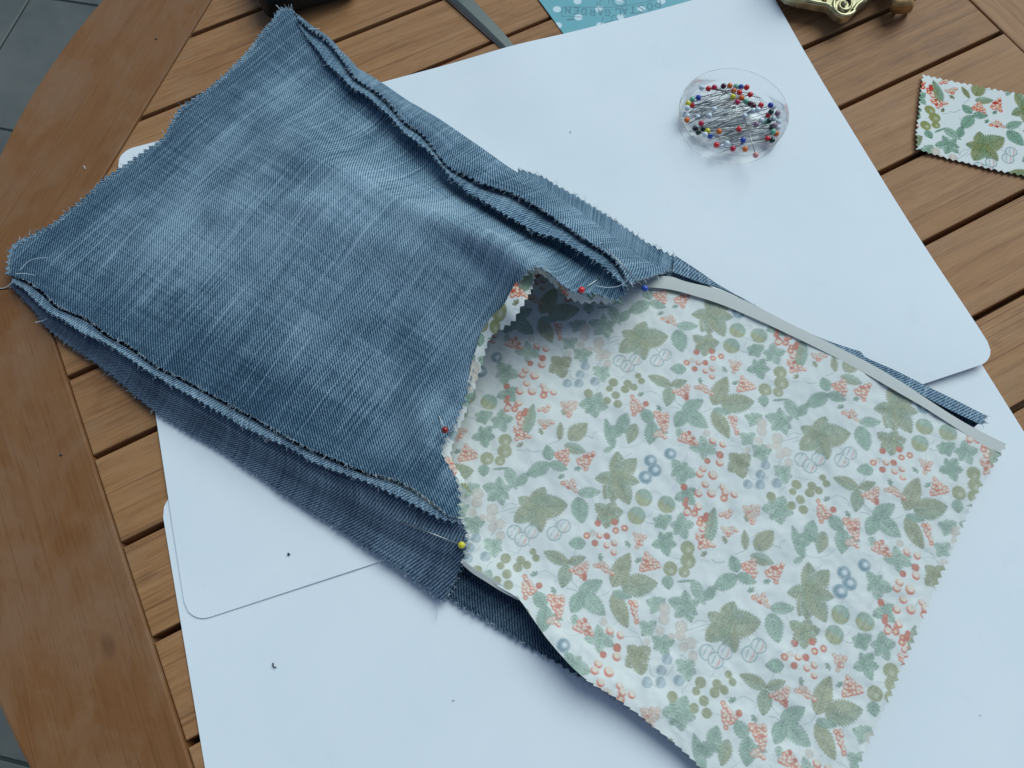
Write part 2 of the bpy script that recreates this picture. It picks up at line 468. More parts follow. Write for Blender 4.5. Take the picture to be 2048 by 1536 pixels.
# unseen rails, set wide and close to keep the slat gaps dark, and legs
for off in (-.10, .03, .16, .29, .42):
    cpt = tdir * off + tn * tc_n; hl = .29 if -.05 < off < .4 else .20
    me, c = local_mesh('under_rail', [cpt - tdir * .055 - tn * hl, cpt + tdir * .055 - tn * hl, cpt + tdir * .055 + tn * hl, cpt - tdir * .055 + tn * hl], TH, -TT - .026, -TT - .0008, .001)
    o = tchild(link('under_rail', me, M_WOOD)); o.location = (c[0], c[1], 0); o.rotation_euler = (0, 0, TH)
for a in range(4):
    p = TCEN + .29 * (tdir * math.cos(math.pi / 4 + a * math.pi / 2) + tn * math.sin(math.pi / 4 + a * math.pi / 2))
    me = poly_mesh('leg', [(-.03, -.03), (.03, -.03), (.03, .03), (-.03, .03)], FZ, -TT - .028, .003)
    o = tchild(link('leg', me, M_WOOD)); o.location = (p[0], p[1], 0); o.rotation_euler = (0, 0, TH)

# ------------------------------------------------------------------ white cards
def card(name, lo, hi, phi, zf, th, r=.0105, label='', n=70, m=50):
    """rounded rectangle in rotated axes; zf(u,v,xy) gives its height"""
    t = np.array([math.cos(phi), math.sin(phi)]); nn = np.array([-t[1], t[0]])
    # concentric-free grid with rounded corners: clamp rows
    W_, H_ = hi[0] - lo[0], hi[1] - lo[1]
    us = np.unique(np.r_[np.linspace(0, r, 10), np.linspace(r, W_ - r, n), np.linspace(W_ - r, W_, 10)])
    vs = np.linspace(0, 1, m)
    G = np.zeros((len(us), m, 3))
    for i, u in enumerate(us):
        dx = max(r - u, u - (W_ - r), 0); c = r - math.sqrt(max(r * r - dx * dx, 0))
        v = c + (H_ - 2 * c) * vs
        xy = (lo[0] + u) * t + (lo[1] + v)[:, None] * nn
        G[i, :, :2] = xy; G[i, :, 2] = zf(u / W_, v / H_)
    o = link(name, grid_mesh(name, G, smooth=False), M_CARD)
    s = o.modifiers.new('thickness', 'SOLIDIFY'); s.thickness = th; s.offset = -1
    tag(o, label, 'card', 'white card sheets')
    return o, t, nn
PH = .2644
A_lo = (-.4083 * CAM_H, .1815 * CAM_H); A_hi = (.7821 * CAM_H, .982 * CAM_H)
SCU = (W(1025, 96)[:2] @ np.array([math.cos(PH), math.sin(PH)]) - A_lo[0]) / (A_hi[0] - A_lo[0])
def zA(u, v): # v: 0 near edge, 1 far edge
    lift = .0042 * np.exp(-(((u - 1.0) / .16) ** 2 + ((v - 0.0) / .22) ** 2))
    lift2 = .003 * np.exp(-(((u - 1.0) / .10) ** 2 + ((v - 1.0) / .18) ** 2))
    lift2 = lift2 + .0016 * np.exp(-(((u - SCU) / .07) ** 2 + ((v - 1.0) / .22) ** 2))
    return .0013 + lift + lift2 + .0003 * np.sin(6 * u + 4 * v)
cardA, tA, nA = card('card_sheet', A_lo, A_hi, PH, zA, .0004, label='upper white card sheet with the pin dish standing on it')
# second card, a little lower and to the left, below the first
tl = W(326, 992); 
PB = math.atan2(*(W(412, 1536)[:2] - W(329, 1040)[:2])[::-1]) + math.pi / 2
tB = np.array([math.cos(PB), math.sin(PB)]); nB = np.array([-tB[1], tB[0]])
uL = W(345, 1140)[:2] @ tB; vT = W(330, 992)[:2] @ nB
uR = W(2010, 806)[:2] @ tB
cardB, _, _ = card('card_sheet', (uL, vT - .2835), (uR, vT + .0), PB, lambda u, v: .0006 + 0 * v, .0004, label='lower white card sheet running off the bottom of the picture')
CT = .0015

# ------------------------------------------------------------------ printed cotton pattern (one repeat, drawn flat)
O_ = W(1281, 678, .006)[:2]; A_ = W(1642, 871, .006)[:2] - O_; B_ = W(1075, 1014, .006)[:2] - O_
LA, LB = np.linalg.norm(A_) * 1000, np.linalg.norm(B_) * 1000
eA = A_ / np.linalg.norm(A_); eB = B_ / np.linalg.norm(B_)
def fab(xy):
    """world xy -> fabric millimetres"""
    d = np.asarray(xy)[..., :2] - O_
    return np.stack([d @ eA, d @ eB], -1) * 1000
ZO = dict(A=(1040, 650), B=(1340, 650), C=(1040, 950), D=(1340, 950))
def zp(zone, x, y):
    return fab(W(ZO[zone][0] + x / 4.8, ZO[zone][1] + y / 4.8, .006))
PXM = .0545                      # mm of cloth per zoomed pixel
RES = 5.0
NX, NY = int(round(LA * RES)), int(round(LB * RES))
SX, SY = NX / LA, NY / LB
BASE = np.array([.78, .775, .715])
TILE = np.tile(BASE, (NX, NY, 1))
GREEN = np.array([.245, .365, .26]); GREEN2 = np.array([.345, .455, .34]); OLIVE = np.array([.305, .305, .145]); OLG = np.array([.25, .32, .19])
RED = np.array([.66, .125, .052]); BLUE = np.array([.35, .42, .44]); PEACH = np.array([.72, .58, .46]); CREAM = np.array([.86, .60, .40]); INK = np.array([.28, .38, .36])
def stamp(c, R, fn):
    """fn(dx,dy) in mm -> (alpha, colour); wraps round the repeat"""
    i0, i1 = int((c[0] - R) * SX), int((c[0] + R) * SX) + 2
    j0, j1 = int((c[1] - R) * SY), int((c[1] + R) * SY) + 2
    I, J = np.meshgrid(np.arange(i0, i1), np.arange(j0, j1), indexing='ij')
    al, cc = fn(I / SX - c[0], J / SY - c[1])
    al = np.clip(al, 0, 1)[..., None]
    ii, jj = I % NX, J % NY
    TILE[ii, jj] = TILE[ii, jj] * (1 - al) + cc * al
DONE = []
def fresh(kind, c, tol):
    c = np.array([c[0] % LA, c[1] % LB])
    for k, d in DONE:
        if k == kind:
            e = np.abs(d - c); e = np.minimum(e, [LA, LB] - e)
            if np.hypot(*e) < tol: return False
    DONE.append((kind, c)); return True
def lobe(b, t, wr, c1, c2=None, serr=.16, seed=0, tone=.5, pw=.82, slit=False):
    b = np.asarray(b); t = np.asarray(t); L = np.hypot(*(t - b)); d = (t - b) / L; e = np.array([-d[1], d[0]])
    c2 = c1 if c2 is None else c2
    def fn(x, y):
        u = (x * d[0] + y * d[1]) / L; v = (x * e[0] + y * e[1]) / L
        w = wr * .5 * np.clip(np.sin(np.pi * np.clip(u, 0, 1) ** pw), 0, 1) ** .72 * (1 + serr * 1.6 * (((u * L / 1.35) % 1) - .5))
        w = np.where((u < 0) | (u > 1), -1, w)
        al = np.clip((w - np.abs(v)) * L * RES * .7 + .3, 0, 1)
        vein = np.abs(np.sin((u - np.abs(v) * .9) * L * 1.9))
        mid = np.exp(-(v * L / .22) ** 2)
        rn = vnoise(x * 1.7 + seed, y * 1.7 + b[0], 3, 3)
        k = np.clip(.5 + (v / wr) * 1.3 * tone * 2 + rn * .8, 0, 1)[..., None]
        cc = c1 * (1 - k) + c2 * k
        sh = (1 - .34 * (vein < .28) - .40 * mid + .30 * rn + .25 * (vein > .93))
        edge = np.clip(1 - (w - np.abs(v)) * L / .35, 0, 1) * (w > 0)
        cc = cc * (sh - .34 * edge)[..., None]
        return al * .93, np.clip(cc, .02, .9)
    def halo(x, y):
        u = (x * d[0] + y * d[1]) / L; v = (x * e[0] + y * e[1]) / L
        w = wr * .5 * np.clip(np.sin(np.pi * np.clip(u, 0, 1) ** pw), 0, 1) ** .72
        al = np.clip((w + .36 / L - np.abs(v)) * L * RES * .7, 0, 1) * np.clip((u - .42) * 5, 0, 1) * (u < 1.04)
        return al * .75, BASE
    if slit: stamp(b, L * 1.12, halo)
    stamp(b, L * 1.12, fn)
def leafm(zone, base, tip, wr, c1, c2=None, tol=5):
    b = zp(zone, *base); t = zp(zone, *tip)
    if not fresh('leaf', (b + t) / 2, tol): return
    lobe(b, t, wr, c1, c2, seed=b[1])
def leaf5(zone, cen, tips, c1, c2=None, wr=.62, tol=6):
    wr = wr * .98
    c = zp(zone, *cen)
    if not fresh('leaf5', c, tol): return
    for k, tp in enumerate(tips):
        t = zp(zone, *tp); d = (t - c)
        lobe(c - d * .28, t + d * .06, wr * (1.0 if np.hypot(*d) > 4 else 1.2), c1 if (k % 2 or c2 is None) else c2, c2 if k % 2 else c1, seed=k * 3.1, pw=1.05, slit=True)
def berry(zone, x, y, r, style, tol=1.2):
    c = zp(zone, x, y)
    if not fresh(style[0], c, tol): return
    berry_mm(c, r * PXM, style)
def berry_mm(c, R, style):
    def fn(x, y):
        rr = np.hypot(x, y) / R; a = np.clip((1 - rr) * R * RES + .5, 0, 1)
        lo = (x * .0 + y * .8) / R                        # towards the near side of the print
        g = rr[..., None] * 0
        if style == 'solid': cc = RED * (1 - .25 * rr[..., None]) + .10 * np.clip(.5 - np.hypot(x + .3 * R, y + .3 * R) / R, 0, 1)[..., None]
        elif style == 'ring':
            k = np.clip((rr - .34) * 4, 0, 1)[..., None]; cc = CREAM * 1.05 * (1 - k) + RED * k
        elif style == 'crescent':
            k = np.clip((np.hypot(x, y + .42 * R) / R - .72) * 5, 0, 1)[..., None]; cc = (CREAM * .6 + BASE * .4) * (1 - k) + RED * k
        elif style == 'olive': 
            k = np.clip(1 - np.hypot(x + .25 * R, y + .25 * R) / R, 0, 1)[..., None]; cc = OLIVE * (1.05 - k * .1) * (1 + .18 * np.sin(x * 6 + y * 3))[..., None] - .05 * (rr[..., None] > .8)
        elif style == 'goose':
            k = np.clip(.85 - np.hypot(x - .25 * R, y - .15 * R) / R * 1.7, 0, 1)[..., None]; cc = OLIVE * 1.1 * (1 - k) * (1 + .22 * np.sin(x * 5 + y * 2))[..., None] + k * np.array([.62, .62, .44])
        elif style == 'blue':
            cc = BLUE + .10 * np.sin(x / R * 4)[..., None]; a = a * .95
        elif style == 'blueberry':
            k = np.clip(1.25 - np.hypot(x - .15 * R, y + .25 * R) / R * 2.0, 0, 1)[..., None]
            cc = np.array([.22, .32, .36]) * (1 - k) + k * np.array([.72, .76, .74]) + .08 * np.sin(rr * 8)[..., None]
        elif style == 'peach':
            cc = PEACH * (1.0 - .22 * (np.abs(rr - .85) < .12) - .15 * (np.abs(rr - .4) < .1))[..., None]; a = a * .75
        elif style == 'striped':
            st = np.abs(np.sin(np.arctan2(x, np.sqrt(np.clip(R * R - y * y, 1e-6, None))) * 4.5 + 1.2))
            k = ((rr > .84) | (st < .22))[..., None]
            pk = ((x > .25 * R) & (st < .35))[..., None]
            cc = np.where(k, INK * 1.05, BASE * .97); cc = np.where(pk, np.array([.72, .42, .36]), cc)
        elif style == 'fruit2':
            k = np.clip((lo + .15 + .1 * np.sin(x * 2)) * 4, 0, 1)[..., None]; cc = GREEN2 * (1 - k) * .9 + OLIVE * 1.25 * k
            cc = cc * (1 - .25 * (np.abs(np.sin(x / R * 4.2)) < .2))[..., None]
        return a, np.clip(cc, .02, .92)
    stamp(c, R * 1.3, fn)
def rasp(zone, p1, p2, p3, pale=0, sepal=None, sepc=None, tol=4):
    P = [zp(zone, *p) for p in (p1, p2, p3)]; c = sum(P) / 3
    if not fresh('rasp', c, tol): return
    if sepal is not None:
        s = zp(zone, *sepal)
        for k in range(3):
            a = k * .9 + s[0]; lobe(s, s + 2.3 * np.array([math.cos(a), math.sin(a)]), .75, sepc if sepc is not None else GREEN)
    r = np.random.default_rng(int(c[0] * 10) % 1000)
    pts = []
    for _ in range(400):
        a, b = r.random(2)
        if a + b > 1: a, b = 1 - a, 1 - b
        q = P[0] * 1 + a * (P[1] - P[0]) + b * (P[2] - P[0])
        q = c + (q - c) * 1.12
        if all(np.hypot(*(q - k)) > 1.25 for k in pts): pts.append(q)
    for q in pts: berry_mm(q, 1.12, 'ring')
    for q in pts:
        if r.random() < (.75 - .5 * pale):
            berry_mm(q, .95, 'crescent')
        elif r.random() < .35 * (1 - pale): berry_mm(q, .8, 'solid')
    if pale:
        for q in pts[::2]: berry_mm(q, 1.0, 'peach')
def stem(zone, pts):
    P = resample(np.array([zp(zone, *p) for p in pts]), 60)
    if not fresh('stem', P[30], 3): return
    for p in P:
        stamp(p, .5, lambda x, y: (np.clip(1.1 - np.hypot(x, y) / .24, 0, 1) * .7, INK))
for z_, ps in (('A', [(590, 1065), (640, 1080), (700, 1100)]), ('A', [(1190, 672), (1250, 650), (1330, 690), (1345, 740)]), ('B', [(300, 850), (370, 820), (400, 770), (370, 700)]),
               ('B', [(560, 1110), (640, 1150), (690, 1240)]), ('A', [(880, 1150), (1000, 1180), (1110, 1160), (1190, 1110)]), ('B', [(1070, 1120), (1140, 1100), (1240, 1070)]),
               ('A', [(480, 430), (490, 500), (560, 520)]), ('A', [(840, 150), (900, 110), (980, 120)]), ('D', [(390, 810), (450, 840), (530, 830)]), ('B', [(660, 245), (700, 262), (760, 262)]),
               ('D', [(620, 760), (700, 730), (740, 690)]), ('A', [(1270, 200), (1320, 260), (1300, 300)]), ('B', [(1270, 540), (1330, 555), (1390, 540)]), ('C', [(480, 970), (500, 1030), (560, 1090)]),
               ('D', [(960, 690), (1040, 700), (1080, 730)]), ('B', [(0, 790), (60, 800), (110, 830)]), ('D', [(1460, 830), (1500, 800), (1540, 780)])): stem(z_, ps)
_r = np.random.default_rng(5)
for _ in range(60):                                            # thin tendrils between the sprigs
    c_ = _r.random(2) * [LA, LB]; a_ = _r.uniform(0, 6.28); k_ = _r.uniform(-.5, .5); L_ = _r.uniform(4, 10)
    for q_ in np.linspace(0, 1, 45):
        a2 = a_ + k_ * q_ * 4; c_ = c_ + L_ / 45 * np.array([math.cos(a2), math.sin(a2)])
        stamp(c_, .5, lambda x, y: (np.clip(1.1 - np.hypot(x, y) / .20, 0, 1) * .6, INK))
G, G2, OL, OG = GREEN, GREEN2, OLIVE, OLG
leaf5('A', (1120, 140), [(985, 60), (1200, -20), (1400, 120), (1190, 330), (960, 250)], OL, OG, .60)
leaf5('D', (1345, 1120), [(1320, 850), (1510, 920), (1125, 1130), (1235, 1340), (1310, 1375), (1480, 1400), (1560, 1170)], OG, OL, .5)
leaf5('A', (390, 370), [(305, 300), (285, 440), (410, 500), (490, 310), (480, 390)], OL, OL * .9, .75)
leaf5('A', (780, 450), [(700, 400), (850, 395), (860, 490), (800, 545), (710, 470)], G2, G2 * 1.1, .7)
leaf5('A', (705, 765), [(565, 765), (640, 670), (770, 655), (835, 800), (720, 895), (630, 850)], G, G2, .65)
leaf5('B', (785, 920), [(705, 880), (780, 850), (870, 870), (840, 960), (755, 985)], G2, G2, .7)
leaf5('B', (1070, 925), [(905, 880), (1045, 800), (1170, 885), (970, 1010), (1115, 1050), (1160, 990)], G, G2, .55)
leaf5('B', (735, 1100), [(650, 1060), (800, 1050), (680, 1160), (770, 1160)], G2, G2, .7)
leaf5('B', (860, 1225), [(775, 1170), (900, 1155), (965, 1200), (910, 1330), (790, 1265)], G, G2, .65)
leaf5('B', (330, 190), [(220, 115), (390, 100), (460, 170), (430, 255), (320, 305), (240, 240)], OG, OL, .65)
leaf5('B', (815, 250), [(735, 230), (790, 190), (890, 205), (840, 315), (755, 290)], G, G, .75)
leaf5('B', (985, 280), [(885, 275), (980, 180), (1095, 260), (1030, 385), (925, 350)], G, G2, .62)
leaf5('B', (840, 420), [(735, 440), (800, 335), (900, 335), (950, 430), (880, 525)], G, G, .62)
leaf5('D', (150, 195), [(40, 235), (130, 110), (235, 140), (225, 290), (100, 250)], G, G, .65)
leaf5('B', (320, 1190), [(180, 1190), (285, 1080), (430, 1165), (435, 1240), (300, 1300)], G2, G2, .55)
leaf5('B', (90, 1400), [(15, 1300), (150, 1330), (235, 1450), (100, 1540), (5, 1455)], G, G2, .62)
leaf5('A', (960, 1010), [(855, 1000), (1015, 865), (1035, 1025), (900, 1085)], G, G, .6)
leaf5('A', (780, 40), [(700, 50), (790, -30), (880, 20), (820, 90)], G, G, .7)
leafm('B', (150, 430), (-5, 430), .75, G)
leafm('C', (550, 180), (775, 170), .5, G, G2); leafm('C', (550, 215), (595, 475), .65, G)
leafm('B', (880, 680), (900, 795), .9, G)
leafm('D', (205, 1005), (330, 1245), .50, G2); leafm('D', (330, 1200), (430, 1060), .6, G); leafm('D', (60, 1025), (230, 1010), .18, G)
leafm('D', (640, 935), (590, 770), .75, G); leafm('D', (640, 965), (410, 1095), .55, G); leafm('D', (640, 960), (830, 1030), .6, G)
leafm('D', (720, 715), (710, 520), .40, OL); leafm('D', (810, 715), (985, 535), .65, OL); leafm('D', (770, 770), (1000, 850), .5, G2, OL)
leafm('A', (895, 1190), (815, 905), .34, G); leafm('A', (800, 1225), (890, 1180), .6, G2)
leafm('A', (1105, 955), (1035, 1145), .55, OL, OG)
leafm('A', (1265, 945), (1155, 815), .75, G); leafm('A', (1275, 935), (1240, 1150), .62, G); leafm('A', (1330, 1000), (1420, 1045), .6, G)
leafm('B', (110, 835), (315, 725), .55, G); leafm('B', (135, 830), (350, 1005), .58, G, G2); leafm('B', (135, 830), (50, 990), .7, G); leafm('B', (90, 1000), (70, 1080), .8, G2)
leafm('B', (480, 780), (800, 740), .62, OL, OG); leafm('B', (405, 775), (540, 500), .5, OL); leafm('B', (405, 830), (550, 1105), .48, OL); leafm('B', (400, 820), (580, 860), .45, G)
leafm('A', (1445, 590), (1220, 495), .48, OG, OL); leafm('A', (1440, 590), (1600, 540), .5, OL, OG); leafm('A', (1440, 600), (1400, 790), .62, OG)
leafm('D', (360, 655), (420, 310), .36, OL, G); leafm('D', (470, 480), (400, 330), .4, G)
leafm('B', (1235, 385), (1320, 215), .6, OL); 
for x, y, r in ((960, 340, 66), (1030, 395, 66), (1110, 335, 62), (1310, 350, 66), (1390, 290, 62)): berry('A', x, y, r, 'striped')
for x, y in ((625, 390), (575, 470), (565, 555), (450, 555), (715, 540)): berry('A', x, y, 44, 'blue')
for x, y, r in ((1130, 495, 30), (1160, 548, 32), (1030, 565, 38), (895, 553, 44), (855, 615, 32), (1005, 625, 40), (1085, 605, 36), (915, 683, 40), (932, 770, 40), (655, 655, 42), (830, 735, 38)): berry('A', x, y, r, 'olive')
for x, y, r in ((870, 950, 50), (870, 1030, 48), (1025, 1090, 52), (1020, 1160, 45), (1110, 1220, 48), (1050, 1250, 40), (1135, 1320, 40), (840, 1120, 38), (940, 1165, 28), (730, 1210, 28)): berry('B', x, y, r, 'peach')
for x, y, s in ((248, 268, 'solid'), (395, 258, 'solid'), (485, 305, 'ring'), (408, 325, 'ring'), (155, 368, 'ring'), (205, 348, 'peach'), (268, 368, 'crescent'), (332, 370, 'solid'), (230, 428, 'solid'), (335, 445, 'crescent'), (400, 425, 'crescent'), (400, 498, 'crescent')): berry('B', x, y, 29, s)
for x, y in ((640, 60), (585, 205), (845, 110)): berry('B', x, y, 78, 'fruit2')
for x, y, r in ((1435, 1245, 56), (1245, 1310, 58), (1285, 1400, 62), (1195, 1470, 62)): berry('A', x, y, r, 'blueberry')
for x, y, r in ((905, 625, 62), (1050, 460, 62), (1060, 560, 66), (1030, 650, 48)): berry('B', x, y, r, 'goose')
for x, y, r, s in ((1035, 150, 30, 'solid'), (1110, 140, 26, 'crescent'), (1020, 70, 22, 'solid'), (1160, 225, 30, 'ring'), (1205, 190, 24, 'solid'), (1180, 275, 26, 'crescent'), (395, 1125, 34, 'crescent'), (490, 1160, 32, 'crescent'),
                   (465, 1260, 34, 'solid'), (345, 1315, 28, 'solid'), (465, 1330, 36, 'crescent'), (305, 1390, 34, 'crescent'), (275, 1440, 34, 'crescent'), (400, 1450, 42, 'crescent'), (335, 1055, 34, 'peach')): berry('B', x, y, r, s)
for x, y, r, s in ((125, 120, 30, 'solid'), (265, 180, 36, 'crescent'), (390, 180, 40, 'crescent'), (330, 95, 34, 'crescent'), (500, 120, 30, 'crescent'), (525, 170, 34, 'crescent'), (610, 190, 32, 'crescent'), (512, 222, 34, 'ring'),
                   (140, 280, 28, 'solid'), (268, 305, 34, 'crescent'), (155, 365, 32, 'crescent'), (230, 370, 32, 'ring'), (330, 420, 30, 'solid'), (280, 460, 30, 'ring'), (300, 525, 28, 'crescent')): berry('D', x, y, r, s)
rasp('B', (690, 515), (645, 650), (805, 600), 0, (625, 575)); rasp('B', (245, 605), (395, 670), (310, 580), .6, (270, 540)); rasp('B', (45, 645), (165, 590), (155, 710))
rasp('B', (1130, 335), (1155, 455), (1275, 435), 0, (1210, 515), OL); rasp('B', (1345, 285), (1485, 310), (1400, 350), .2, (1390, 385), OL); rasp('B', (170, 1040), (70, 1100), (240, 1165))
rasp('B', (565, 895), (620, 895), (625, 1045)); rasp('A', (1070, 700), (1075, 880), (1165, 800), 0, (1160, 690)); berry('A', 1200, 770, 28, 'solid')
rasp('A', (1285, 855), (1420, 860), (1385, 1015), 0, (1340, 800)); rasp('A', (1295, 1060), (1385, 1085), (1330, 1025), .3); rasp('A', (405, 755), (545, 745), (470, 880), .1, (400, 850), OL)
rasp('A', (325, 1260), (455, 1205), (450, 1340), 0); rasp('A', (540, 1295), (695, 1245), (630, 1390), 0, (545, 1370)); rasp('D', (570, 435), (475, 595), (630, 615), 0, (500, 645), OL)
rasp('D', (255, 585), (285, 715), (410, 700), 0, (340, 790), OL); rasp('D', (485, 380), (580, 335), (560, 405)); rasp('D', (785, 1175), (890, 1155), (945, 1265), .35, (780, 1120)); rasp('C', (1090, 575), (1185, 600), (1120, 715), .4, (1040, 660))

_ii, _jj = np.meshgrid(np.arange(NX) / RES, np.arange(NY) / RES, indexing='ij')
_sp = vnoise(_ii * 2.2, _jj * 2.2, 77, 2)[..., None]; _ink = np.clip(np.abs(TILE - BASE).sum(-1, keepdims=True) * 2.5, 0, 1)
TILE = np.clip(TILE * (1 + .20 * _sp * _ink), .02, .9)
def sample_print(mm, fade=1.0):
    x = (mm[..., 0] % LA) * SX - .5; y = (mm[..., 1] % LB) * SY - .5
    i = np.floor(x).astype(int); j = np.floor(y).astype(int); fx = (x - i)[..., None]; fy = (y - j)[..., None]
    g = lambda a, b: TILE[(i + a) % NX, (j + b) % NY]
    c = (g(0, 0) * (1 - fx) + g(1, 0) * fx) * (1 - fy) + (g(0, 1) * (1 - fx) + g(1, 1) * fx) * fy
    return BASE * (1 - fade) + c * fade

# ------------------------------------------------------------------ the denim bag
bag = empty('denim_bag', (*W(600, 600)[:2], CT))
tag(bag, 'half-sewn blue denim bag with berry-print lining and pinked edges', 'bag')
def part(name, V, m, uv=None, colr=None, thick=0.0, off=-1, parent=None):
    parent = {'front_lining': 'front_panel', 'turned_edge': 'back_panel', 'lining_margin': 'lining'}.get(name)
    parent = bpy.data.objects.get(parent) if parent else None
    o = link(name, grid_mesh(name, V, uv, colr), m)
    if parent is None:
        o.parent = bag; o.matrix_parent_inverse = Matrix.Translation(bag.location).inverted()
    else:
        o.parent = parent
    if thick:
        s = o.modifiers.new('thickness', 'SOLIDIFY'); s.thickness = thick; s.offset = off
    return o
def uvgrid(V, u0=0, v0=0, flip=False):
    """millimetre uv: v along axis 0 (warp), u along axis 1 (weft)"""
    dv = np.linalg.norm(np.diff(V, axis=0), axis=2).mean(1); du = np.linalg.norm(np.diff(V, axis=1), axis=2).mean(0)
    v = np.r_[0, np.cumsum(dv)] * 1000 + v0; u = np.r_[0, np.cumsum(du)] * 1000 + u0
    Ug, Vg = np.meshgrid(u, v)
    return np.stack([Ug, Vg], -1)

front_low = [(29, 552), (59, 564), (88, 585), (111, 608), (141, 623), (176, 637), (211, 665), (258, 690), (311, 730), (352, 750), (410, 781), (469, 813), (527, 845), (600, 887), (676, 920), (732, 943), (787, 957), (823, 975), (864, 1003), (896, 1030), (918, 1034)]
front_top = [(594, 40), (612, 66), (640, 92), (661, 118), (682, 138), (702, 160), (730, 178), (754, 198), (778, 218), (798, 240), (819, 262), (846, 280), (873, 306), (890, 329), (908, 345), (935, 361), (965, 377), (1000, 394), (1044, 417), (1090, 440), (1130, 462), (1175, 492), (1210, 515), (1235, 545), (1256, 580)]
bottom_end = [(14, 520), (28, 499), (70, 473), (110, 451), (140, 427), (175, 399), (210, 365), (250, 337), (294, 307), (331, 279), (346, 252), (366, 221), (414, 187), (447, 160), (481, 127), (509, 96), (529, 68), (549, 45), (563, 24), (581, 20), (594, 30)]
opening = [(918, 1034), (919, 997), (916, 970), (908, 950), (896, 929), (884, 906), (884, 893), (897, 868), (908, 852), (917, 829), (926, 805), (935, 779), (943, 750), (948, 723), (956, 700), (966, 667), (978, 648), (992, 630), (1011, 612), (1023, 591), (1034, 571), (1048, 551), (1062, 538), (1076, 533), (1090, 539), (1108, 553), (1128, 571), (1146, 582), (1166, 587), (1190, 586), (1216, 596), (1234, 598), (1256, 580)]
front_low[0] = (20, 548)
bottom_end[0] = (20, 548); bottom_end[-1] = front_top[0]
NS, NT = 560, 380
c0 = resample(front_low, NS, 3); c1 = resample(front_top, NS, 3); d0 = resample(bottom_end, NT, 2); d1 = resample(opening, NT, 2)
PXF = coons(c0, c1, d0, d1)
ss = [0, .2, .4, .6, .8, 1]; tt = [0, .2, .4, .5, .62, .72, .82, .92, 1]
ZF = np.array([[10, 13, 15, 16, 17, 17, 17, 17, 17],
               [16, 22, 27, 30, 31, 30, 25, 23, 25],
               [20, 28, 36, 41, 46, 44, 32, 25, 29],
               [22, 30, 38, 42, 49, 49, 36, 26, 31],
               [22, 28, 34, 39, 47, 53, 38, 26, 32],
               [20, 24, 31, 36, 46, 56, 42, 31, 33]]) / 1000
s_ = np.linspace(0, 1, NS); t_ = np.linspace(0, 1, NT)
Z = bicubic(s_, t_, ss, tt, ZF)
def fold(px, poly, width, amp):
    P = resample(poly, 40); best = np.full(px.shape[:2], 1e9)
    for k in range(len(P)):
        best = np.minimum(best, np.hypot(px[..., 0] - P[k, 0], px[..., 1] - P[k, 1]))
    return amp * np.exp(-(best / width) ** 2)
Z += fold(PXF, [(600, 300), (700, 335), (800, 385), (900, 430), (1000, 480), (1075, 528)], 46, .0034)
Z += fold(PXF, [(300, 470), (400, 425), (470, 390), (540, 320), (600, 300)], 44, .0026)
Z += fold(PXF, [(640, 320), (720, 345), (800, 368), (880, 385)], 13, .0008)
Z += fold(PXF, [(690, 310), (760, 330), (840, 350)], 11, .0006)
Z += fold(PXF, [(430, 430), (540, 405), (640, 400)], 20, .0010)
Z -= fold(PXF, [(560, 370), (650, 370), (760, 420), (850, 470)], 30, .0008)
Z -= fold(PXF, [(880, 460), (980, 560), (960, 620)], 30, .0014)
Z += fold(PXF, [(860, 900), (830, 800), (850, 700)], 34, .0026)
Z -= fold(PXF, [(800, 880), (770, 800), (790, 700)], 40, .0010)
Z += .0005 * vnoise(PXF[..., 0] / 70, PXF[..., 1] / 70, 5, 3)
edge_t = np.minimum(t_, 1 - t_)[None, :]; 
VF = W(PXF[..., 0], PXF[..., 1], Z)
for side, sd_ in (('t0', 3), ('s0', 4), ('s1', 5), ('t1', 6)): pink(VF, side, .0004 if side[0] == 't' else .0015, .0037, seed=sd_)
def straight_uv(px, corners, wmm, lmm):
    """grain lines run straight between the four corners, whatever the outline does"""
    a, b, c, d = [np.array(q, float) for q in corners]          # s0t0, s1t0, s0t1, s1t1
    n_, m_ = px.shape[:2]
    s = np.repeat(np.linspace(0, 1, n_)[:, None], m_, 1); t = np.repeat(np.linspace(0, 1, m_)[None], n_, 0)
    for _ in range(12):
        F = a + (b - a) * s[..., None] + (c - a) * t[..., None] + (a - b - c + d) * (s * t)[..., None] - px
        Ds = (b - a) + (a - b - c + d) * t[..., None]; Dt = (c - a) + (a - b - c + d) * s[..., None]
        det = Ds[..., 0] * Dt[..., 1] - Ds[..., 1] * Dt[..., 0]
        s = s - (F[..., 0] * Dt[..., 1] - F[..., 1] * Dt[..., 0]) / det
        t = t - (Ds[..., 0] * F[..., 1] - Ds[..., 1] * F[..., 0]) / det
    return np.stack([t * wmm, s * lmm], -1)
cq = [VF[0, 0, :2], VF[-1, 0, :2], VF[0, -1, :2], VF[-1, -1, :2]]
uvF = straight_uv(VF[..., :2] * 1000, [q * 1000 for q in cq], 172, 268)
U_, V_ = uvF[..., 0], uvF[..., 1]
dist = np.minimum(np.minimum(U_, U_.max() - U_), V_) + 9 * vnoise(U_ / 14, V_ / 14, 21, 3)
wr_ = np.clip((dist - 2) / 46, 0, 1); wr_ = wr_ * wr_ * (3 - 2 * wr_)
wr_ = np.clip(wr_ * (.72 + .5 * vnoise(U_ / 46 + 3.1, V_ / 46 + .4, 33, 3)) , 0, 1)      # paler mid-panel, darker towards the seams
front = part('front_panel', VF, M_DENIM_F, uvF, np.repeat(wr_[..., None], 3, -1), thick=.0007)

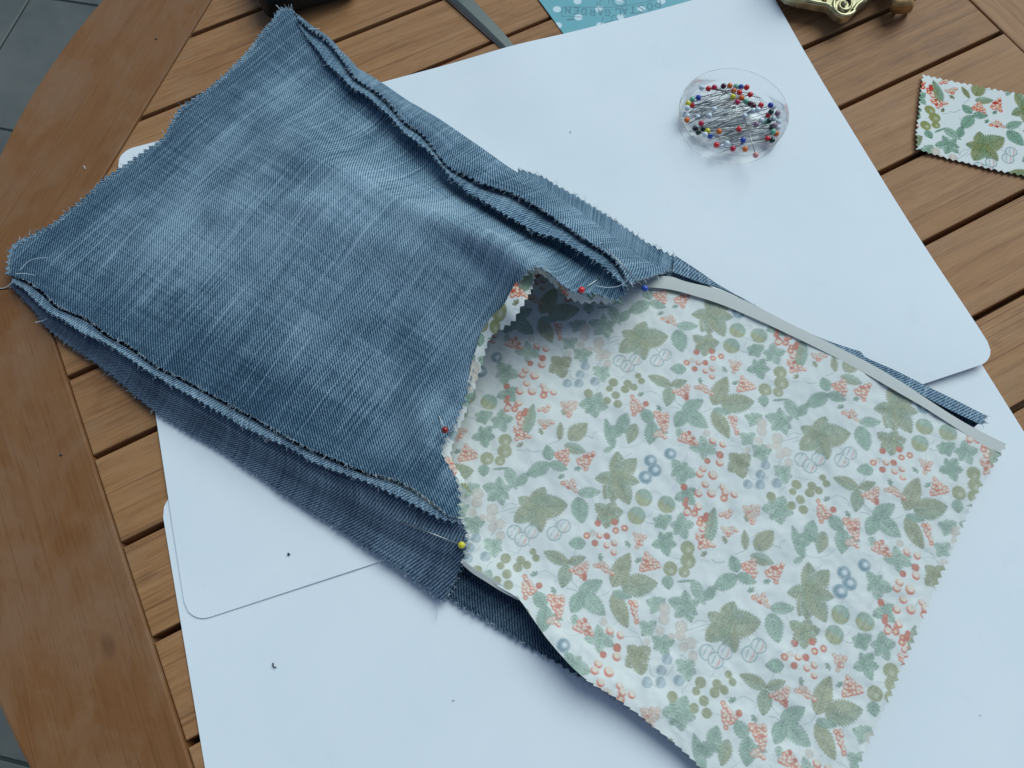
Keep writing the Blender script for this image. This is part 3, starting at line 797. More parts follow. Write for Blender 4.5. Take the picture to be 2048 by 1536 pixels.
FRAY = []
def fray(E, D, n, lmin=.0006, lmax=.0022):
    """collect thread roots along an edge E with outward directions D"""
    k = rng.integers(0, len(E) - 1, int(n * 2.2))
    for i in k: FRAY.append((E[i], D[i], lmin + (lmax - lmin) * rng.random() ** 2))
def edge_dirs(V, side):
    G_ = V if side[0] == 't' else V.transpose(1, 0, 2)
    k, st = (0, 1) if side[1] == '0' else (-1, -1)
    d = G_[:, k] - G_[:, k + st * 4]; d /= np.linalg.norm(d, axis=1)[:, None] + 1e-9
    return G_[:, k], d
for s, c_ in (('t0', 260), ('s0', 260), ('s1', 160), ('t1', 200)): fray(*edge_dirs(VF, s), c_)

def strip(name, rows, m, pinks=(), n=520, mm=24, thick=.0006, uv0=(0, 0), seed=1, swap=False, frays=90, bulge=None, tone=None):
    """rows: list of polylines with (px,py,z_mm) ; lofted across"""
    R = [resample(np.array(r, float), n, 3) for r in rows]
    knots = np.linspace(0, 1, len(R)); t = np.linspace(0, 1, mm)
    A = np.stack(R, 0)                                     # k,n,3
    B = cubic1(t, knots, A.reshape(len(R), -1)).reshape(mm, n, 3).transpose(1, 0, 2) if len(R) > 2 else (A[0][:, None] * (1 - t)[None, :, None] + A[1][:, None] * t[None, :, None])
    V = W(B[..., 0], B[..., 1], B[..., 2] / 1000)
    for p in pinks: pink(V, p, .0015, .0037, seed=seed + ord(p[1]))
    o = part(name, V, m, uvgrid(V, *uv0), thick=thick)
    for p in pinks: fray(*edge_dirs(V, p), frays if p[0] == 't' else frays // 4)
    return o, V

def zline(line, zs):
    """append heights spread along the line"""
    L = np.linspace(0, 1, len(line)); z = np.interp(L, np.linspace(0, 1, len(zs)), zs)
    return [(a, b, c) for (a, b), c in zip(line, z)]

# lower side: lip of the gusset folded outward, then the gusset itself
crev_low = [(24, 556), (56, 570), (88, 594), (111, 616), (141, 630), (176, 645), (211, 673), (258, 698), (311, 737), (352, 757), (410, 788), (469, 820), (527, 852), (600, 894), (676, 928), (732, 951), (787, 967), (823, 984), (864, 1011), (896, 1034), (918, 1040)]
lip_low = [(26, 566), (50, 580), (82, 612), (105, 630), (128, 641), (164, 666), (205, 684), (252, 713), (295, 742), (337, 768), (381, 792), (425, 817), (469, 842), (527, 873), (586, 899), (623, 923), (682, 946), (746, 969), (787, 989), (840, 1016), (880, 1038), (920, 1046)]
gus_bot = [(22, 572), (45, 592), (80, 634), (105, 667), (146, 694), (205, 735), (252, 773), (293, 810), (340, 840), (381, 866), (425, 889), (500, 938), (560, 980), (600, 1008), (644, 1034), (697, 1068), (741, 1100), (787, 1128), (834, 1163), (864, 1188), (889, 1203)]
zf_low = [8, 13, 17, 19, 20, 20, 18]
strip('seam_allowance', [zline(crev_low, [z - 1.6 for z in zf_low]), zline([((a + c) / 2 - 0, (b + d) / 2 - 2) for (a, b), (c, d) in zip(resample(crev_low, 21), resample(lip_low, 21))], [z - .5 for z in zf_low]), zline(lip_low, [z - .6 for z in zf_low])], M_DENIM_L, ('t1',), uv0=(40, 15), mm=10, seed=11)
gl0 = resample(lip_low, 21); gb = resample(gus_bot, 21); cl = resample(crev_low, 21)
mid1 = gl0 * .62 + gb * .38 + np.array([2, 0]); mid2 = gl0 * .30 + gb * .70
end_line = [(918, 1036), (931, 1062), (929, 1095), (922, 1130), (908, 1170), (889, 1203)]
rowsG = [zline(cl + np.array([1.5, 1.5]), [z - 3 for z in zf_low]), zline(gl0 * .8 + gb * .2, [4.2, 8, 11.5, 13.5, 14, 14, 12.5]), zline(mid1, [4.5, 7.5, 10.5, 12, 12.5, 13, 12]), zline(mid2, [4, 5, 6, 6.5, 7, 7.5, 7.5]), zline(gb, [3.2, 3.6, 4.0, 4.6, 5.0, 5.5, 5.5])]
# pull the open end to its outline
for r, (tx, ty) in zip(rowsG, [(918, 1037), (931, 1062), (930, 1096), (918, 1145), (889, 1203)]):
    a = r[-1]; dx, dy = tx - a[0], ty - a[1]
    for k in range(len(r)):
        w_ = max(0, (k - 14) / 6) ** 2 if k > 14 else 0
        r[k] = (r[k][0] + dx * w_, r[k][1] + dy * w_, r[k][2])
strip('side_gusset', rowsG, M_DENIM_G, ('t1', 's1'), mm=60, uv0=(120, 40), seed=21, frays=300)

# far side: gusset that bulges over and drops to the card, its lip overhanging the seam
gus_lip = [(594, 36), (620, 58), (651, 79), (670, 99), (685, 120), (702, 145), (720, 162), (744, 177), (767, 193), (791, 220), (805, 240), (846, 268), (870, 299), (890, 327), (914, 343), (942, 353), (969, 369), (1010, 379), (1044, 395), (1078, 413), (1106, 432), (1140, 456), (1181, 484), (1215, 505), (1240, 530), (1259, 566)]
gus_sil = [(598, 30), (625, 52), (655, 72), (680, 98), (702, 129), (722, 140), (743, 151), (767, 168), (793, 185), (819, 203), (846, 218), (873, 234), (908, 257), (942, 281), (976, 304), (1010, 329), (1048, 352), (1090, 374), (1135, 405), (1181, 438), (1220, 468), (1260, 498), (1300, 524), (1340, 540)]
gl1 = resample(gus_lip, 27); gs = resample(gus_sil, 27)
zl = [20, 28, 32, 34, 35, 36, 36, 36]; zs = [19, 24, 26, 27, 27, 24, 15, 8]
rowsU = [zline(gl1, zl), zline(gl1 * .66 + gs * .34, [20, 27.5, 32, 34, 35, 34, 31, 26]), zline(gl1 * .3 + gs * .7, [19.6, 26, 30, 31.5, 32, 30, 23, 16]), zline(gs, zs)]
R_ = [resample(np.array(r, float), 520, 3) for r in rowsU]
Bz = cubic1(np.linspace(0, 1, 40), np.linspace(0, 1, 4), np.stack(R_, 0).reshape(4, -1)).reshape(40, 520, 3).transpose(1, 0, 2)
Bz[..., 2] += 1.0 * vnoise(Bz[..., 0] / 38, Bz[..., 1] / 38, 9, 2)
Vu = W(Bz[..., 0], Bz[..., 1], Bz[..., 2] / 1000)
# continue down behind the silhouette to the card
out_dir = np.array([.56, .83, 0.]); base = Vu[:, -1]
ext = []
for k in range(1, 9):
    f_ = k / 8; drop = (base[:, 2] - .0035)
    p = base + out_dir * (.42 * drop * f_ ** 1.3)[:, None]; p[:, 2] = base[:, 2] - drop * f_ ** .8
    ext.append(p)
Vu = np.concatenate([Vu, np.stack(ext, 1)], 1)
pink(Vu, 't0', .0015, .0037, seed=31); pink(Vu, 's1', .0009, .0032, seed=32)
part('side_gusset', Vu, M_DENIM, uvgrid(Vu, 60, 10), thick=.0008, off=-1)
fray(*edge_dirs(Vu, 't0'), 260); fray(*edge_dirs(Vu, 's1'), 60)
# front lip standing in the crevice of the far seam
lip_top = [(594, 46), (614, 76), (640, 107), (657, 131), (678, 149), (698, 173), (726, 187), (750, 208), (774, 228), (794, 249), (815, 273), (842, 291), (869, 315), (886, 339), (904, 358), (924, 376), (945, 390), (972, 407), (1006, 427), (1040, 447), (1074, 467), (1113, 477), (1140, 493), (1181, 517), (1212, 538), (1250, 576)]
lt = resample(lip_top, 26); g26 = resample(gus_lip, 26)
strip('seam_allowance', [zline(g26 * .86 + lt * .14 + np.array([3, -1]), [15, 23, 26, 28, 28, 29, 30, 30]), zline(g26 * .45 + lt * .55, [17, 25.5, 30, 32, 32.5, 33.5, 33.5, 33.5]), zline(lt, [19, 27.5, 31.5, 33, 33.5, 35, 35, 35])], M_DENIM, ('t1',), mm=12, uv0=(10, 70), seed=41)
# pinked allowance of the back seam lying on the card, far side
allow = [(1036, 338), (1080, 352), (1113, 371), (1148, 390), (1181, 410), (1215, 432), (1249, 455), (1300, 489), (1350, 515), (1388, 545)]
al_in = [(1036, 380), (1080, 400), (1113, 420), (1148, 440), (1181, 462), (1215, 485), (1249, 510), (1300, 545), (1340, 570), (1380, 590)]
strip('seam_allowance', [zline(al_in, [6, 6, 5]), zline(allow, [4.2, 4.2, 4.5])], M_DENIM, ('t1',), mm=14, uv0=(5, 150), seed=51, n=260)
# second layer of the end seam and the hidden end wall
be2 = [(x - 5, y - 5) for x, y in bottom_end]
be2[0] = (12, 548); be2[-1] = (598, 34)
z_end = [9, 11, 13, 14, 15, 16, 15, 15]
_, Ve = strip('seam_allowance', [zline([(x + 4, y + 4) for x, y in bottom_end], [z - 2.6 for z in z_end]), zline(be2, [z - 1.6 for z in z_end])], M_DENIM, ('t1',), mm=8, uv0=(90, 33), seed=61)
be_w = resample(np.array(bottom_end, float), 300)
wallZ = np.interp(np.linspace(0, 1, 300), np.linspace(0, 1, 8), np.array(z_end) - 2.5) / 1000
top = W(be_w[:, 0] + 3, be_w[:, 1] + 3, wallZ); mid_in = np.array([.0, -.004, 0])
Vw = np.stack([top + (np.array([.006, -.006, 0]) * k / 6)[None] * np.array([1, 1, 0]) for k in range(7)], 1)
for k in range(7): Vw[:, k, 2] = top[:, 2] * (1 - k / 6) + .0025 * k / 6
part('end_gusset', Vw, M_DENIM, uvgrid(Vw))

# back panel lying on the cards
bp_low = zline([(40, 590), (200, 720), (400, 860), (600, 990), (760, 1100), (860, 1172), (896, 1196), (928, 1216), (957, 1232), (1010, 1264), (1054, 1291), (1098, 1317), (1138, 1340), (1176, 1362), (1260, 1412), (1360, 1470), (1440, 1520)], [3.2])
bp_top = zline([(575, 60), (700, 160), (860, 250), (1030, 365), (1180, 440), (1330, 530), (1384, 542), (1420, 572), (1480, 606), (1560, 652), (1640, 692), (1722, 724), (1790, 752), (1850, 788), (1910, 818), (1962, 842)], [3.2, 3.2, 3.2, 4.5, 6.0, 6.0])
nb = 420
B0 = resample(np.array(bp_low), nb, 2); B1 = resample(np.array(bp_top), nb, 2)
E0 = np.linspace(B0[0], B1[0], 200); E1 = resample(np.array([B0[-1], (1640, 1330, 3.2), (1820, 1060, 3.4), (1930, 880, 5), B1[-1]]), 200)
PB_ = coons(B0, B1, E0, E1)
Vb = W(PB_[..., 0], PB_[..., 1], np.clip(PB_[..., 2], 3.1, 9) / 1000)
pink(Vb, 't0', .0015, .0038, seed=71)
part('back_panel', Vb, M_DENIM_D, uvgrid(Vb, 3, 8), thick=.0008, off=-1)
fray(*edge_dirs(Vb, 't0'), 260); fray(*edge_dirs(Vb, 't1'), 120)
# paler turned edge of the back panel along the far side
strip('turned_edge', [zline([(1350, 512), (1400, 545), (1437, 571), (1500, 608), (1570, 645), (1640, 677), (1700, 698), (1722, 705), (1731, 716), (1790, 742), (1850, 772), (1910, 801), (1969, 831)], [6.5, 6.0, 7.0, 7.5]),
                      zline([(1345, 545), (1400, 566), (1440, 578), (1500, 606), (1570, 646), (1640, 683), (1722, 722), (1728, 726), (1790, 760), (1850, 795), (1910, 826), (1962, 850)], [7.0, 6.5, 7.4, 7.8])], M_DENIM_L, ('s1',), mm=8, uv0=(33, 21), n=300, seed=81, frays=160)

# lining: the printed flap, from deep inside the bag to its pinked end
l_low = zline([(560, 760), (700, 900), (800, 1010), (905, 1108), (930, 1132), (962, 1152), (1000, 1175), (1036, 1197), (1062, 1232), (1090, 1272), (1120, 1308), (1150, 1340), (1185, 1368), (1225, 1392), (1262, 1418), (1290, 1440), (1330, 1472), (1370, 1505), (1410, 1545), (1460, 1600)], [7, 7, 8, 9.5, 10.5, 10.5, 9, 8, 7, 6])
l_top = zline([(830, 330), (1000, 420), (1150, 500), (1250, 545), (1322, 572), (1380, 588), (1440, 607), (1500, 632), (1570, 664), (1650, 703), (1720, 741), (1790, 780), (1850, 815), (1917, 858), (1972, 893), (2004, 905)], [5, 5, 6, 7, 7.5, 8, 8.4, 8.6, 7])
l_end = zline([(1460, 1600), (1600, 1660), (1660, 1640), (1712, 1540), (1750, 1455), (1790, 1368), (1822, 1290), (1858, 1205), (1895, 1118), (1925, 1050), (1960, 975), (2004, 905)], [8, 7, 5, 5, 5, 5, 5, 6, 7])
l_in = zline([(560, 760), (620, 600), (720, 450), (830, 330)], [8, 6, 5, 5])
NLs, NLt = 640, 460
C0 = resample(np.array(l_low), NLs, 2); C1 = resample(np.array(l_top), NLs, 2); D0 = resample(np.array(l_in), NLt, 2); D1 = resample(np.array(l_end), NLt, 2)
PL = coons(C0, C1, D0, D1)
ZL = PL[..., 2] / 1000 + .0016 * vnoise(PL[..., 0] / 120, PL[..., 1] / 120, 15, 3)
ZL += fold(PL, [(960, 1000), (1120, 880), (1290, 800)], 60, .0022) + fold(PL, [(1180, 1080), (1330, 930), (1500, 870)], 50, .0014)
ZL -= fold(PL, [(1350, 1180), (1480, 1050), (1600, 960)], 50, .0012)
ZL += fold(PL, [(950, 1120), (1040, 1200), (1180, 1360)], 40, .0016)
ZL += fold(PL, [(1600, 1400), (1700, 1180), (1800, 1000)], 40, .0009) - fold(PL, [(1250, 1320), (1420, 1200), (1560, 1120)], 34, .0008)
ZL += .0005 * vnoise(PL[..., 0] / 26, PL[..., 1] / 26, 16, 2)
ZL = np.maximum(ZL, .0046)
VL = W(PL[..., 0], PL[..., 1], ZL)
mmL = fab(VL)
colL = sample_print(mmL, .80)
pink(VL, 's1', .0018, .0038, seed=91)
sel = resample(np.array(l_low), NLs)[:, 0] > 1175
Vtmp = VL[sel]; pink(Vtmp, 't0', .0021, .0038, seed=92); VL[sel] = Vtmp
lining = part('lining', VL, M_COTTON, mmL, colL)
# plain turned-back margin along the far edge of the lining
fold_out = [(1292, 552), (1340, 553), (1372, 563), (1440, 580), (1500, 606), (1570, 642), (1650, 681), (1687, 700), (1740, 727), (1800, 762), (1850, 795), (1917, 838), (1968, 866), (2015, 889)]
fold_in = [(1285, 574), (1335, 578), (1380, 589), (1440, 608), (1500, 633), (1570, 665), (1650, 704), (1690, 725), (1740, 752), (1800, 787), (1850, 816), (1917, 859), (1960, 886), (2000, 906)]
strip('lining_margin', [zline(fold_in, [8.7, 8.8, 9.1, 9.3, 7.8]), zline([((a + c) / 2, (b + d) / 2) for (a, b), (c, d) in zip(fold_in, fold_out)], [8.9, 8.9, 9.2, 9.3, 7.9]), zline(fold_out, [9.0, 8.9, 9.2, 9.2, 8.0])], M_PLAIN, ('s1',), mm=10, n=300, thick=0, seed=95, frays=0)
# small turned edge of the lining by the near corner
strip('lining_margin', [zline([(926, 1118), (945, 1134), (975, 1152), (1005, 1170), (1038, 1192)], [11.6, 12.2, 12]), zline([(927, 1130), (944, 1145), (972, 1163), (1004, 1183), (1037, 1200)], [10.6, 11.2, 11])], M_PLAIN, (), mm=6, n=60, thick=.0003, frays=0)

# lining of the front panel peeping out below the denim along the opening
fl_out = [(912, 962), (904, 946), (892, 926), (880, 905), (880, 893), (893, 868), (904, 850), (913, 828), (922, 804), (931, 778), (939, 749), (944, 722), (952, 698), (962, 666), (974, 646), (988, 628), (1007, 610), (1019, 588), (1030, 568), (1044, 548), (1060, 535), (1076, 531), (1092, 535), (1110, 549), (1130, 567), (1148, 578), (1168, 582), (1192, 580), (1216, 590), (1240, 592)]
fl_in = [(944, 986), (933, 970), (920, 948), (908, 930), (901, 908), (909, 876), (918, 855), (928, 832), (937, 806), (946, 786), (953, 760), (961, 738), (968, 712), (974, 690), (989, 668), (1010, 653), (1028, 640), (1038, 622), (1050, 602), (1062, 580), (1069, 556), (1077, 546), (1093, 557), (1110, 573), (1130, 592), (1150, 601), (1168, 606), (1192, 605), (1218, 607), (1247, 608)]
z_out = [18, 20, 22, 24, 27, 30, 34, 39, 45, 52, 54, 48, 40, 34, 30, 30, 31]
Rf = [resample(np.array(zline(fl_out, z_out)), 420, 1), resample(np.array(zline(fl_in, [z - 3.5 for z in z_out])), 420, 1)]
tq = np.linspace(0, 1, 26)
Bf = Rf[0][:, None] * (1 - tq)[None, :, None] + Rf[1][:, None] * tq[None, :, None]
Bf[..., 2] -= 1.0
Vf = W(Bf[..., 0], Bf[..., 1], Bf[..., 2] / 1000)
mmf = fab(Vf) * np.array([1, 1]) + np.array([31, 47])
colf = sample_print(mmf, 1.0)
pink(Vf, 't1', .0015, .0040, seed=99)
part('front_lining', Vf, M_COTTON_S, mmf, colf, thick=.0003)

# loose ends and frayed threads along the cut denim edges
def tubes(name, paths, rad, m, parent=None, kind=None, sides=3):
    vs, fs = [], []
    for P in paths:
        P = np.asarray(P); T = np.gradient(P, axis=0); T /= np.linalg.norm(T, axis=1)[:, None] + 1e-12
        up = np.array([.3, .2, .93]); A1 = np.cross(T, up); A1 /= np.linalg.norm(A1, axis=1)[:, None] + 1e-12; A2 = np.cross(T, A1)
        b0 = len(vs); r = rad if np.isscalar(rad) else rad[0]
        for i in range(len(P)):
            rr = r * (1 - .5 * i / len(P))
            for k in range(sides):
                a = 2 * math.pi * k / sides; vs.append(P[i] + rr * (math.cos(a) * A1[i] + math.sin(a) * A2[i]))
        for i in range(len(P) - 1):
            for k in range(sides):
                k2 = (k + 1) % sides; fs.append((b0 + i * sides + k, b0 + i * sides + k2, b0 + (i + 1) * sides + k2, b0 + (i + 1) * sides + k))
    me = bpy.data.meshes.new(name); me.from_pydata([tuple(v) for v in vs], [], fs); me.update()
    me.polygons.foreach_set('use_smooth', np.ones(len(fs), bool))
    o = link(name, me, m)
    if parent is not None:
        o.parent = parent; o.matrix_parent_inverse = Matrix.Translation(parent.location).inverted()
    if kind: o['kind'] = kind
    return o
pa, pb = [], []
for r_, d_, L_ in FRAY:
    d2 = d_ + rng.normal(0, .55, 3); d2 /= np.linalg.norm(d2); bend = rng.normal(0, .35, 3)
    t = np.linspace(-.25, 1, 5)[:, None]
    P_ = r_ + d2 * L_ * t + bend * L_ * t * t * (t > 0)
    P_[:, 2] = np.maximum(P_[:, 2], .0026)
    (pa if rng.random() < .55 else pb).append(P_)
tubes('frayed_threads', pa, .00015, M_FRAY, bag, 'stuff'); tubes('frayed_threads', pb, .00013, M_THREAD, bag, 'stuff')
def thread_px(pts, r=.00020):
    P_ = resample(np.array(pts, float), 40); return W(P_[:, 0], P_[:, 1], P_[:, 2] / 1000)
for pts in ([(1192, 572, 35), (1215, 575, 36.5), (1238, 572, 36.5), (1256, 560, 36)], [(1292, 572, 30), (1297, 586, 26), (1300, 600, 20)], [(1314, 550, 15), (1320, 564, 14), (1326, 578, 12)],
            [(-6, 577, 6), (8, 576, 8), (18, 570, 9), (26, 562, 9.5)], [(70, 645, 5), (84, 642, 6), (95, 637, 8)], [(552, 10, 16), (558, 16, 16), (564, 22, 16)], [(583, 8, 18), (582, 16, 17), (580, 24, 17)], [(618, 58, 24), (630, 58, 24), (640, 56, 23)],
            [(874, 1204, 4), (875, 1222, 3.4), (872, 1240, 3)], [(886, 1195, 6), (880, 1205, 5), (876, 1200, 5)], [(32, 548, 12), (50, 547, 14), (72, 551, 15)], [(40, 540, 13), (62, 520, 15), (95, 515, 17)]):
    tubes('loose_thread', [thread_px(pts)], .00024, M_THREAD, bag)

# ------------------------------------------------------------------ pins
bm = bmesh.new(); bmesh.ops.create_uvsphere(bm, u_segments=20, v_segments=12, radius=.00168)
for f in bm.faces: f.smooth = True
head_me0 = bpy.data.meshes.new('pin_head'); bm.to_mesh(head_me0); bm.free()
PINL = .0335
bm = bmesh.new(); bmesh.ops.create_cone(bm, segments=8, radius1=.00024, radius2=.00024, depth=PINL * .93, cap_ends=True, matrix=Matrix.Translation((0, 0, PINL * .465)))
bmesh.ops.create_cone(bm, segments=8, radius1=.00024, radius2=.00002, depth=PINL * .07, cap_ends=False, matrix=Matrix.Translation((0, 0, PINL * .965)))
for f in bm.faces: f.smooth = True
shaft_me = bpy.data.meshes.new('pin_shaft'); bm.to_mesh(shaft_me); bm.free(); shaft_me.materials.append(M_STEEL)
PCOL = {'red': (.74, .022, .026), 'crimson': (.55, .012, .06), 'maroon': (.07, .006, .018), 'orange': (.78, .16, .012), 'green': (.18, .50, .33), 'dark green': (.006, .035, .022),
        'blue': (.025, .07, .42), 'white': (.72, .78, .80), 'yellow': (.72, .62, .03), 'mauve': (.34, .20, .26), 'pink': (.78, .30, .26), 'black': (.012, .012, .03), 'dark red': (.28, .012, .010)}
HEADS = {}
for k, c in PCOL.items():
    m = simple('pin_' + k.replace(' ', '_'), c, .22, 0, .4)
    me = head_me0.copy(); me.materials.append(m); HEADS[k] = me
def make_pin(c, head, tip, label, group):
    head = Vector(head); d = (Vector(tip) - head).normalized()
    e = empty('dressmaking_pin'); e.location = head; e.rotation_mode = 'QUATERNION'; e.rotation_quaternion = d.to_track_quat('Z', 'Y')
    for nm, me in (('shaft', shaft_me), ('head', HEADS[c])):
        o = bpy.data.objects.new(nm, me); col.objects.link(o); o.parent = e
    tag(e, label, 'pin', group); return e
def zd(x, y): return 1300 + x / 5.909, 80 + y / 5.909
DC = W(1457, 250, CT); DR = .0308
DH = .0118
heads = [('white', 605, 560), ('red', 690, 575), ('crimson', 760, 560), ('maroon', 868, 545), ('orange', 943, 540), ('green', 1015, 550), ('blue', 1075, 555), ('red', 1143, 560), ('orange', 990, 600), ('red', 1058, 620), ('red', 1185, 645), ('green', 498, 700), ('blue', 572, 680), ('yellow', 980, 672), ('orange', 1082, 685),
         ('yellow', 450, 750), ('red', 497, 770), ('green', 1135, 725), ('crimson', 1030, 735), ('maroon', 1187, 755), ('maroon', 1222, 778), ('red', 1312, 770), ('blue', 1425, 770), ('white', 1475, 790), ('white', 1165, 850), ('white', 1220, 835), ('white', 1275, 825), ('dark green', 1430, 850), ('red', 1398, 890), ('mauve', 1508, 865),
         ('white', 400, 880), ('white', 440, 900), ('white', 565, 915), ('white', 700, 895), ('orange', 435, 945), ('white', 1320, 950), ('green', 1370, 965), ('dark green', 1408, 955), ('white', 1462, 930), ('white', 1520, 970), ('mauve', 1255, 995), ('mauve', 1475, 1010), ('dark green', 1435, 1035), ('crimson', 605, 985), ('black', 532, 1045),
         ('dark green', 630, 1050), ('dark green', 570, 1090), ('yellow', 680, 1075), ('orange', 815, 1080), ('red', 1050, 1055), ('green', 1455, 1085), ('orange', 1497, 1110), ('blue', 710, 1135), ('red', 1390, 1165), ('dark green', 1445, 1185), ('blue', 1100, 1185), ('red', 785, 1240), ('white', 850, 1262), ('white', 912, 1225), ('crimson', 980, 1285), ('orange', 1125, 1290),
         ('white', 440, 805), ('white', 1530, 1040), ('white', 650, 1120), ('white', 1120, 900), ('white', 760, 820), ('white', 1540, 900)]
GP = 'pins heaped in the clear dish'; PINS = []
for i, (c, x, y) in enumerate(heads):
    hz = CT + .0045 + .0052 * rng.random()
    h = W(*zd(x, y), hz)
    rel = h[:2] - DC[:2]; rr = np.hypot(*rel)
    if rr > DR - .0032: rel *= (DR - .0032) / rr; h[:2] = DC[:2] + rel
    best = None
    for _ in range(80):
        a = rng.uniform(0, 2 * math.pi); dv = np.array([math.cos(a), math.sin(a)])
        e = rel + dv * PINL * .99
        over = max(0, np.hypot(*e) - (DR - .002)); pref = abs(math.sin(a - .22))
        cost = over * 900 + pref * .55 + rng.random() * .35
        if best is None or cost < best[0]: best = (cost, e)
    tz = CT + .0018 + .0040 * rng.random()
    e = best[1]; en = np.hypot(*e)
    if en > DR - .001: tz = max(tz, CT + .009) if en > DR + .002 else tz
    tip = np.array([*(DC[:2] + e), tz])
    if (c, x, y) == ('red', 1050, 1055): tip = W(*zd(1000, 670), CT + .010); h = W(*zd(x, y), CT + .0105)
    if False and (c, x, y) == ('red', 497, 770): tip = W(*zd(492, 1085), CT + .006); h = W(*zd(x, y), CT + .009)
    rr_ = (h[:2] - DC[:2]) / DR; rad = np.hypot(*rr_)
    ang = math.degrees(math.atan2(rr_[1], rr_[0])) % 360
    where = ('right rim', 'back right rim', 'back rim', 'back left rim', 'left rim', 'front left rim', 'front rim', 'front right rim')[int(((ang + 22.5) % 360) // 45)]
    where = ('in the middle of the heap in the clear dish' if rad < .3 else 'halfway to the ' + where + ' of the clear dish' if rad < .62 else 'against the ' + where + ' of the clear dish')
    PINS.append((make_pin(c, h, tip, f'{c} headed pin {where}', GP), c, where, h))
from collections import defaultdict
_g = defaultdict(list)
for q in PINS: _g[(q[1], q[2])].append(q)
for (c, where), qs in _g.items():
    if len(qs) > 1:
        qs.sort(key=lambda q: q[3][0])
        where = where.replace('in the middle of the heap in the clear dish', 'in mid heap of the clear dish')
        names = {2: ['left of two', 'right of two'], 3: ['leftmost of three', 'middle of three', 'rightmost of three']}.get(len(qs)) or [f'{w} from left' for w in ('first', 'second', 'third', 'fourth', 'fifth', 'sixth', 'seventh')[:len(qs)]]
        for q, nm in zip(qs, names): q[0]['label'] = f'{c} headed pin, {nm} {where}'
make_pin('pink', W(*zd(1250, 1360), CT + .0135), W(*zd(1080, 790), CT + .0090), 'pin with pale pink head leaning over front rim of clear dish', None)
# pins holding the bag
GB = 'pins holding the bag seams'
def pin_px(c, h, t, label): make_pin(c, W(h[0], h[1], h[2] / 1000), W(t[0], t[1], t[2] / 1000), label, GB)
pin_px('red', (1163, 580, 37.5), (1240, 530, 22), 'bright red headed pin at the arched bag opening')
pin_px('dark red', (890, 860, 31.5), (860, 790, 20), 'dark red headed pin in the denim edge left of the lining')
pin_px('yellow', (923, 1090, 15.2), (812, 1047, 14.6), 'yellow headed pin through the near side of the denim bag')
pin_px('blue', (1290, 577, 31), (1240, 525, 37), 'blue headed pin at the far corner of the bag opening')

# ------------------------------------------------------------------ clear dish
dish = empty('pin_dish', DC); tag(dish, 'round clear plastic dish full of coloured pins on the white card', 'dish')
def lathe(name, prof, seg, m, parent, z0=0):
    a = np.linspace(0, 2 * math.pi, seg + 1)
    V = np.zeros((seg + 1, len(prof), 3))
    for j, (r, z) in enumerate(prof):
        V[:, j, 0] = r * np.cos(a); V[:, j, 1] = r * np.sin(a); V[:, j, 2] = z + z0
    o = link(name, grid_mesh(name, V), m, parent); return o
lathe('base', [(.0002, .0008), (DR - .0030, .0008), (DR - .0020, .0006)], 96, M_CLEAR_B, dish)
lathe('wall', [(DR - .0020, .0006), (DR - .0008, .0014), (DR - .0004, .004), (DR, DH - .0008), (DR + .0007, DH - .0003), (DR + .0007, DH + .0004), (DR, DH + .0006), (DR - .0007, DH + .0002)], 96, M_CLEAR, dish)

# ------------------------------------------------------------------ floral scrap on the right
sc_tl, sc_bl = (1844, 152), (1834, 297)
r_top = [(1846, 150), (1880, 158), (1930, 168), (1990, 180), (2048, 190), (2140, 210), (2230, 228)]
r_bot = [(1834, 298), (1870, 310), (1930, 326), (1990, 340), (2048, 352), (2140, 376), (2230, 398)]
ns, nt_ = 300, 130
a0 = resample(np.array(r_bot, float), ns); a1 = resample(np.array(r_top, float), ns)
b0 = resample(np.array([(1834, 298), (1833, 262), (1838, 220), (1841, 185), (1846, 150)], float), nt_); b1 = np.linspace(a0[-1], a1[-1], nt_)
PS = coons(a0, a1, b0, b1)
ZS = .0009 + .0012 * np.exp(-((PS[..., 0] - 1838) / 20) ** 2) + .0003 * (vnoise(PS[..., 0] / 60, PS[..., 1] / 60, 4, 2) + 1)
VS = W(PS[..., 0], PS[..., 1], ZS)
mmS = fab(VS) @ np.array([[math.cos(.35), math.sin(.35)], [-math.sin(.35), math.cos(.35)]]) * 1.0 + np.array([22, 61])
colS = np.clip(sample_print(mmS, 1.12), .02, .9)
for s in ('t0', 't1', 's0'): pink(VS, s, .0014, .0036, seed=ord(s[0]) + ord(s[1]))
scrap = link('fabric_scrap', grid_mesh('fabric_scrap', VS, mmS, colS), M_COTTON_S)
sm = scrap.modifiers.new('thickness', 'SOLIDIFY'); sm.thickness = .0002; sm.offset = 1
tag(scrap, 'small pinked scrap of cream berry-print cotton on the wooden slats', 'fabric')

# ------------------------------------------------------------------ spotted teal paper with its stamped banner
pc = W(1127, 69)[:2]
eu = W(1127, 69)[:2] - W(1077, 0)[:2]; eu /= np.linalg.norm(eu)         # towards the viewer along its left edge
ev = np.array([-eu[1], eu[0]])
if ev[0] < 0: ev = -ev
nu_, nv_ = 300, 420
uu = np.linspace(-.10, .035, nu_); vv = np.linspace(0, .15, nv_)
Gp = np.zeros((nu_, nv_, 3)); Gp[..., :2] = pc + uu[:, None, None] * eu + vv[None, :, None] * ev; Gp[..., 2] = .0006 
def to_px(p):
    d = p - CC; k = d @ _F
    return 1024 + FPX * (d @ CX) / k, 768 - FPX * (d @ CY) / k
TEAL = np.array([.135, .40, .44]); 
colP = np.tile(TEAL, (nu_, nv_, 1))
UU, VV = np.meshgrid(uu, vv, indexing='ij')
def pl(px, py):
    d = W(px, py)[:2] - pc; return d @ eu, d @ ev
d1_ = np.array(pl(1155, 4)); d2_ = np.array(pl(1114, 20)); d3_ = np.array(pl(1157, 36))
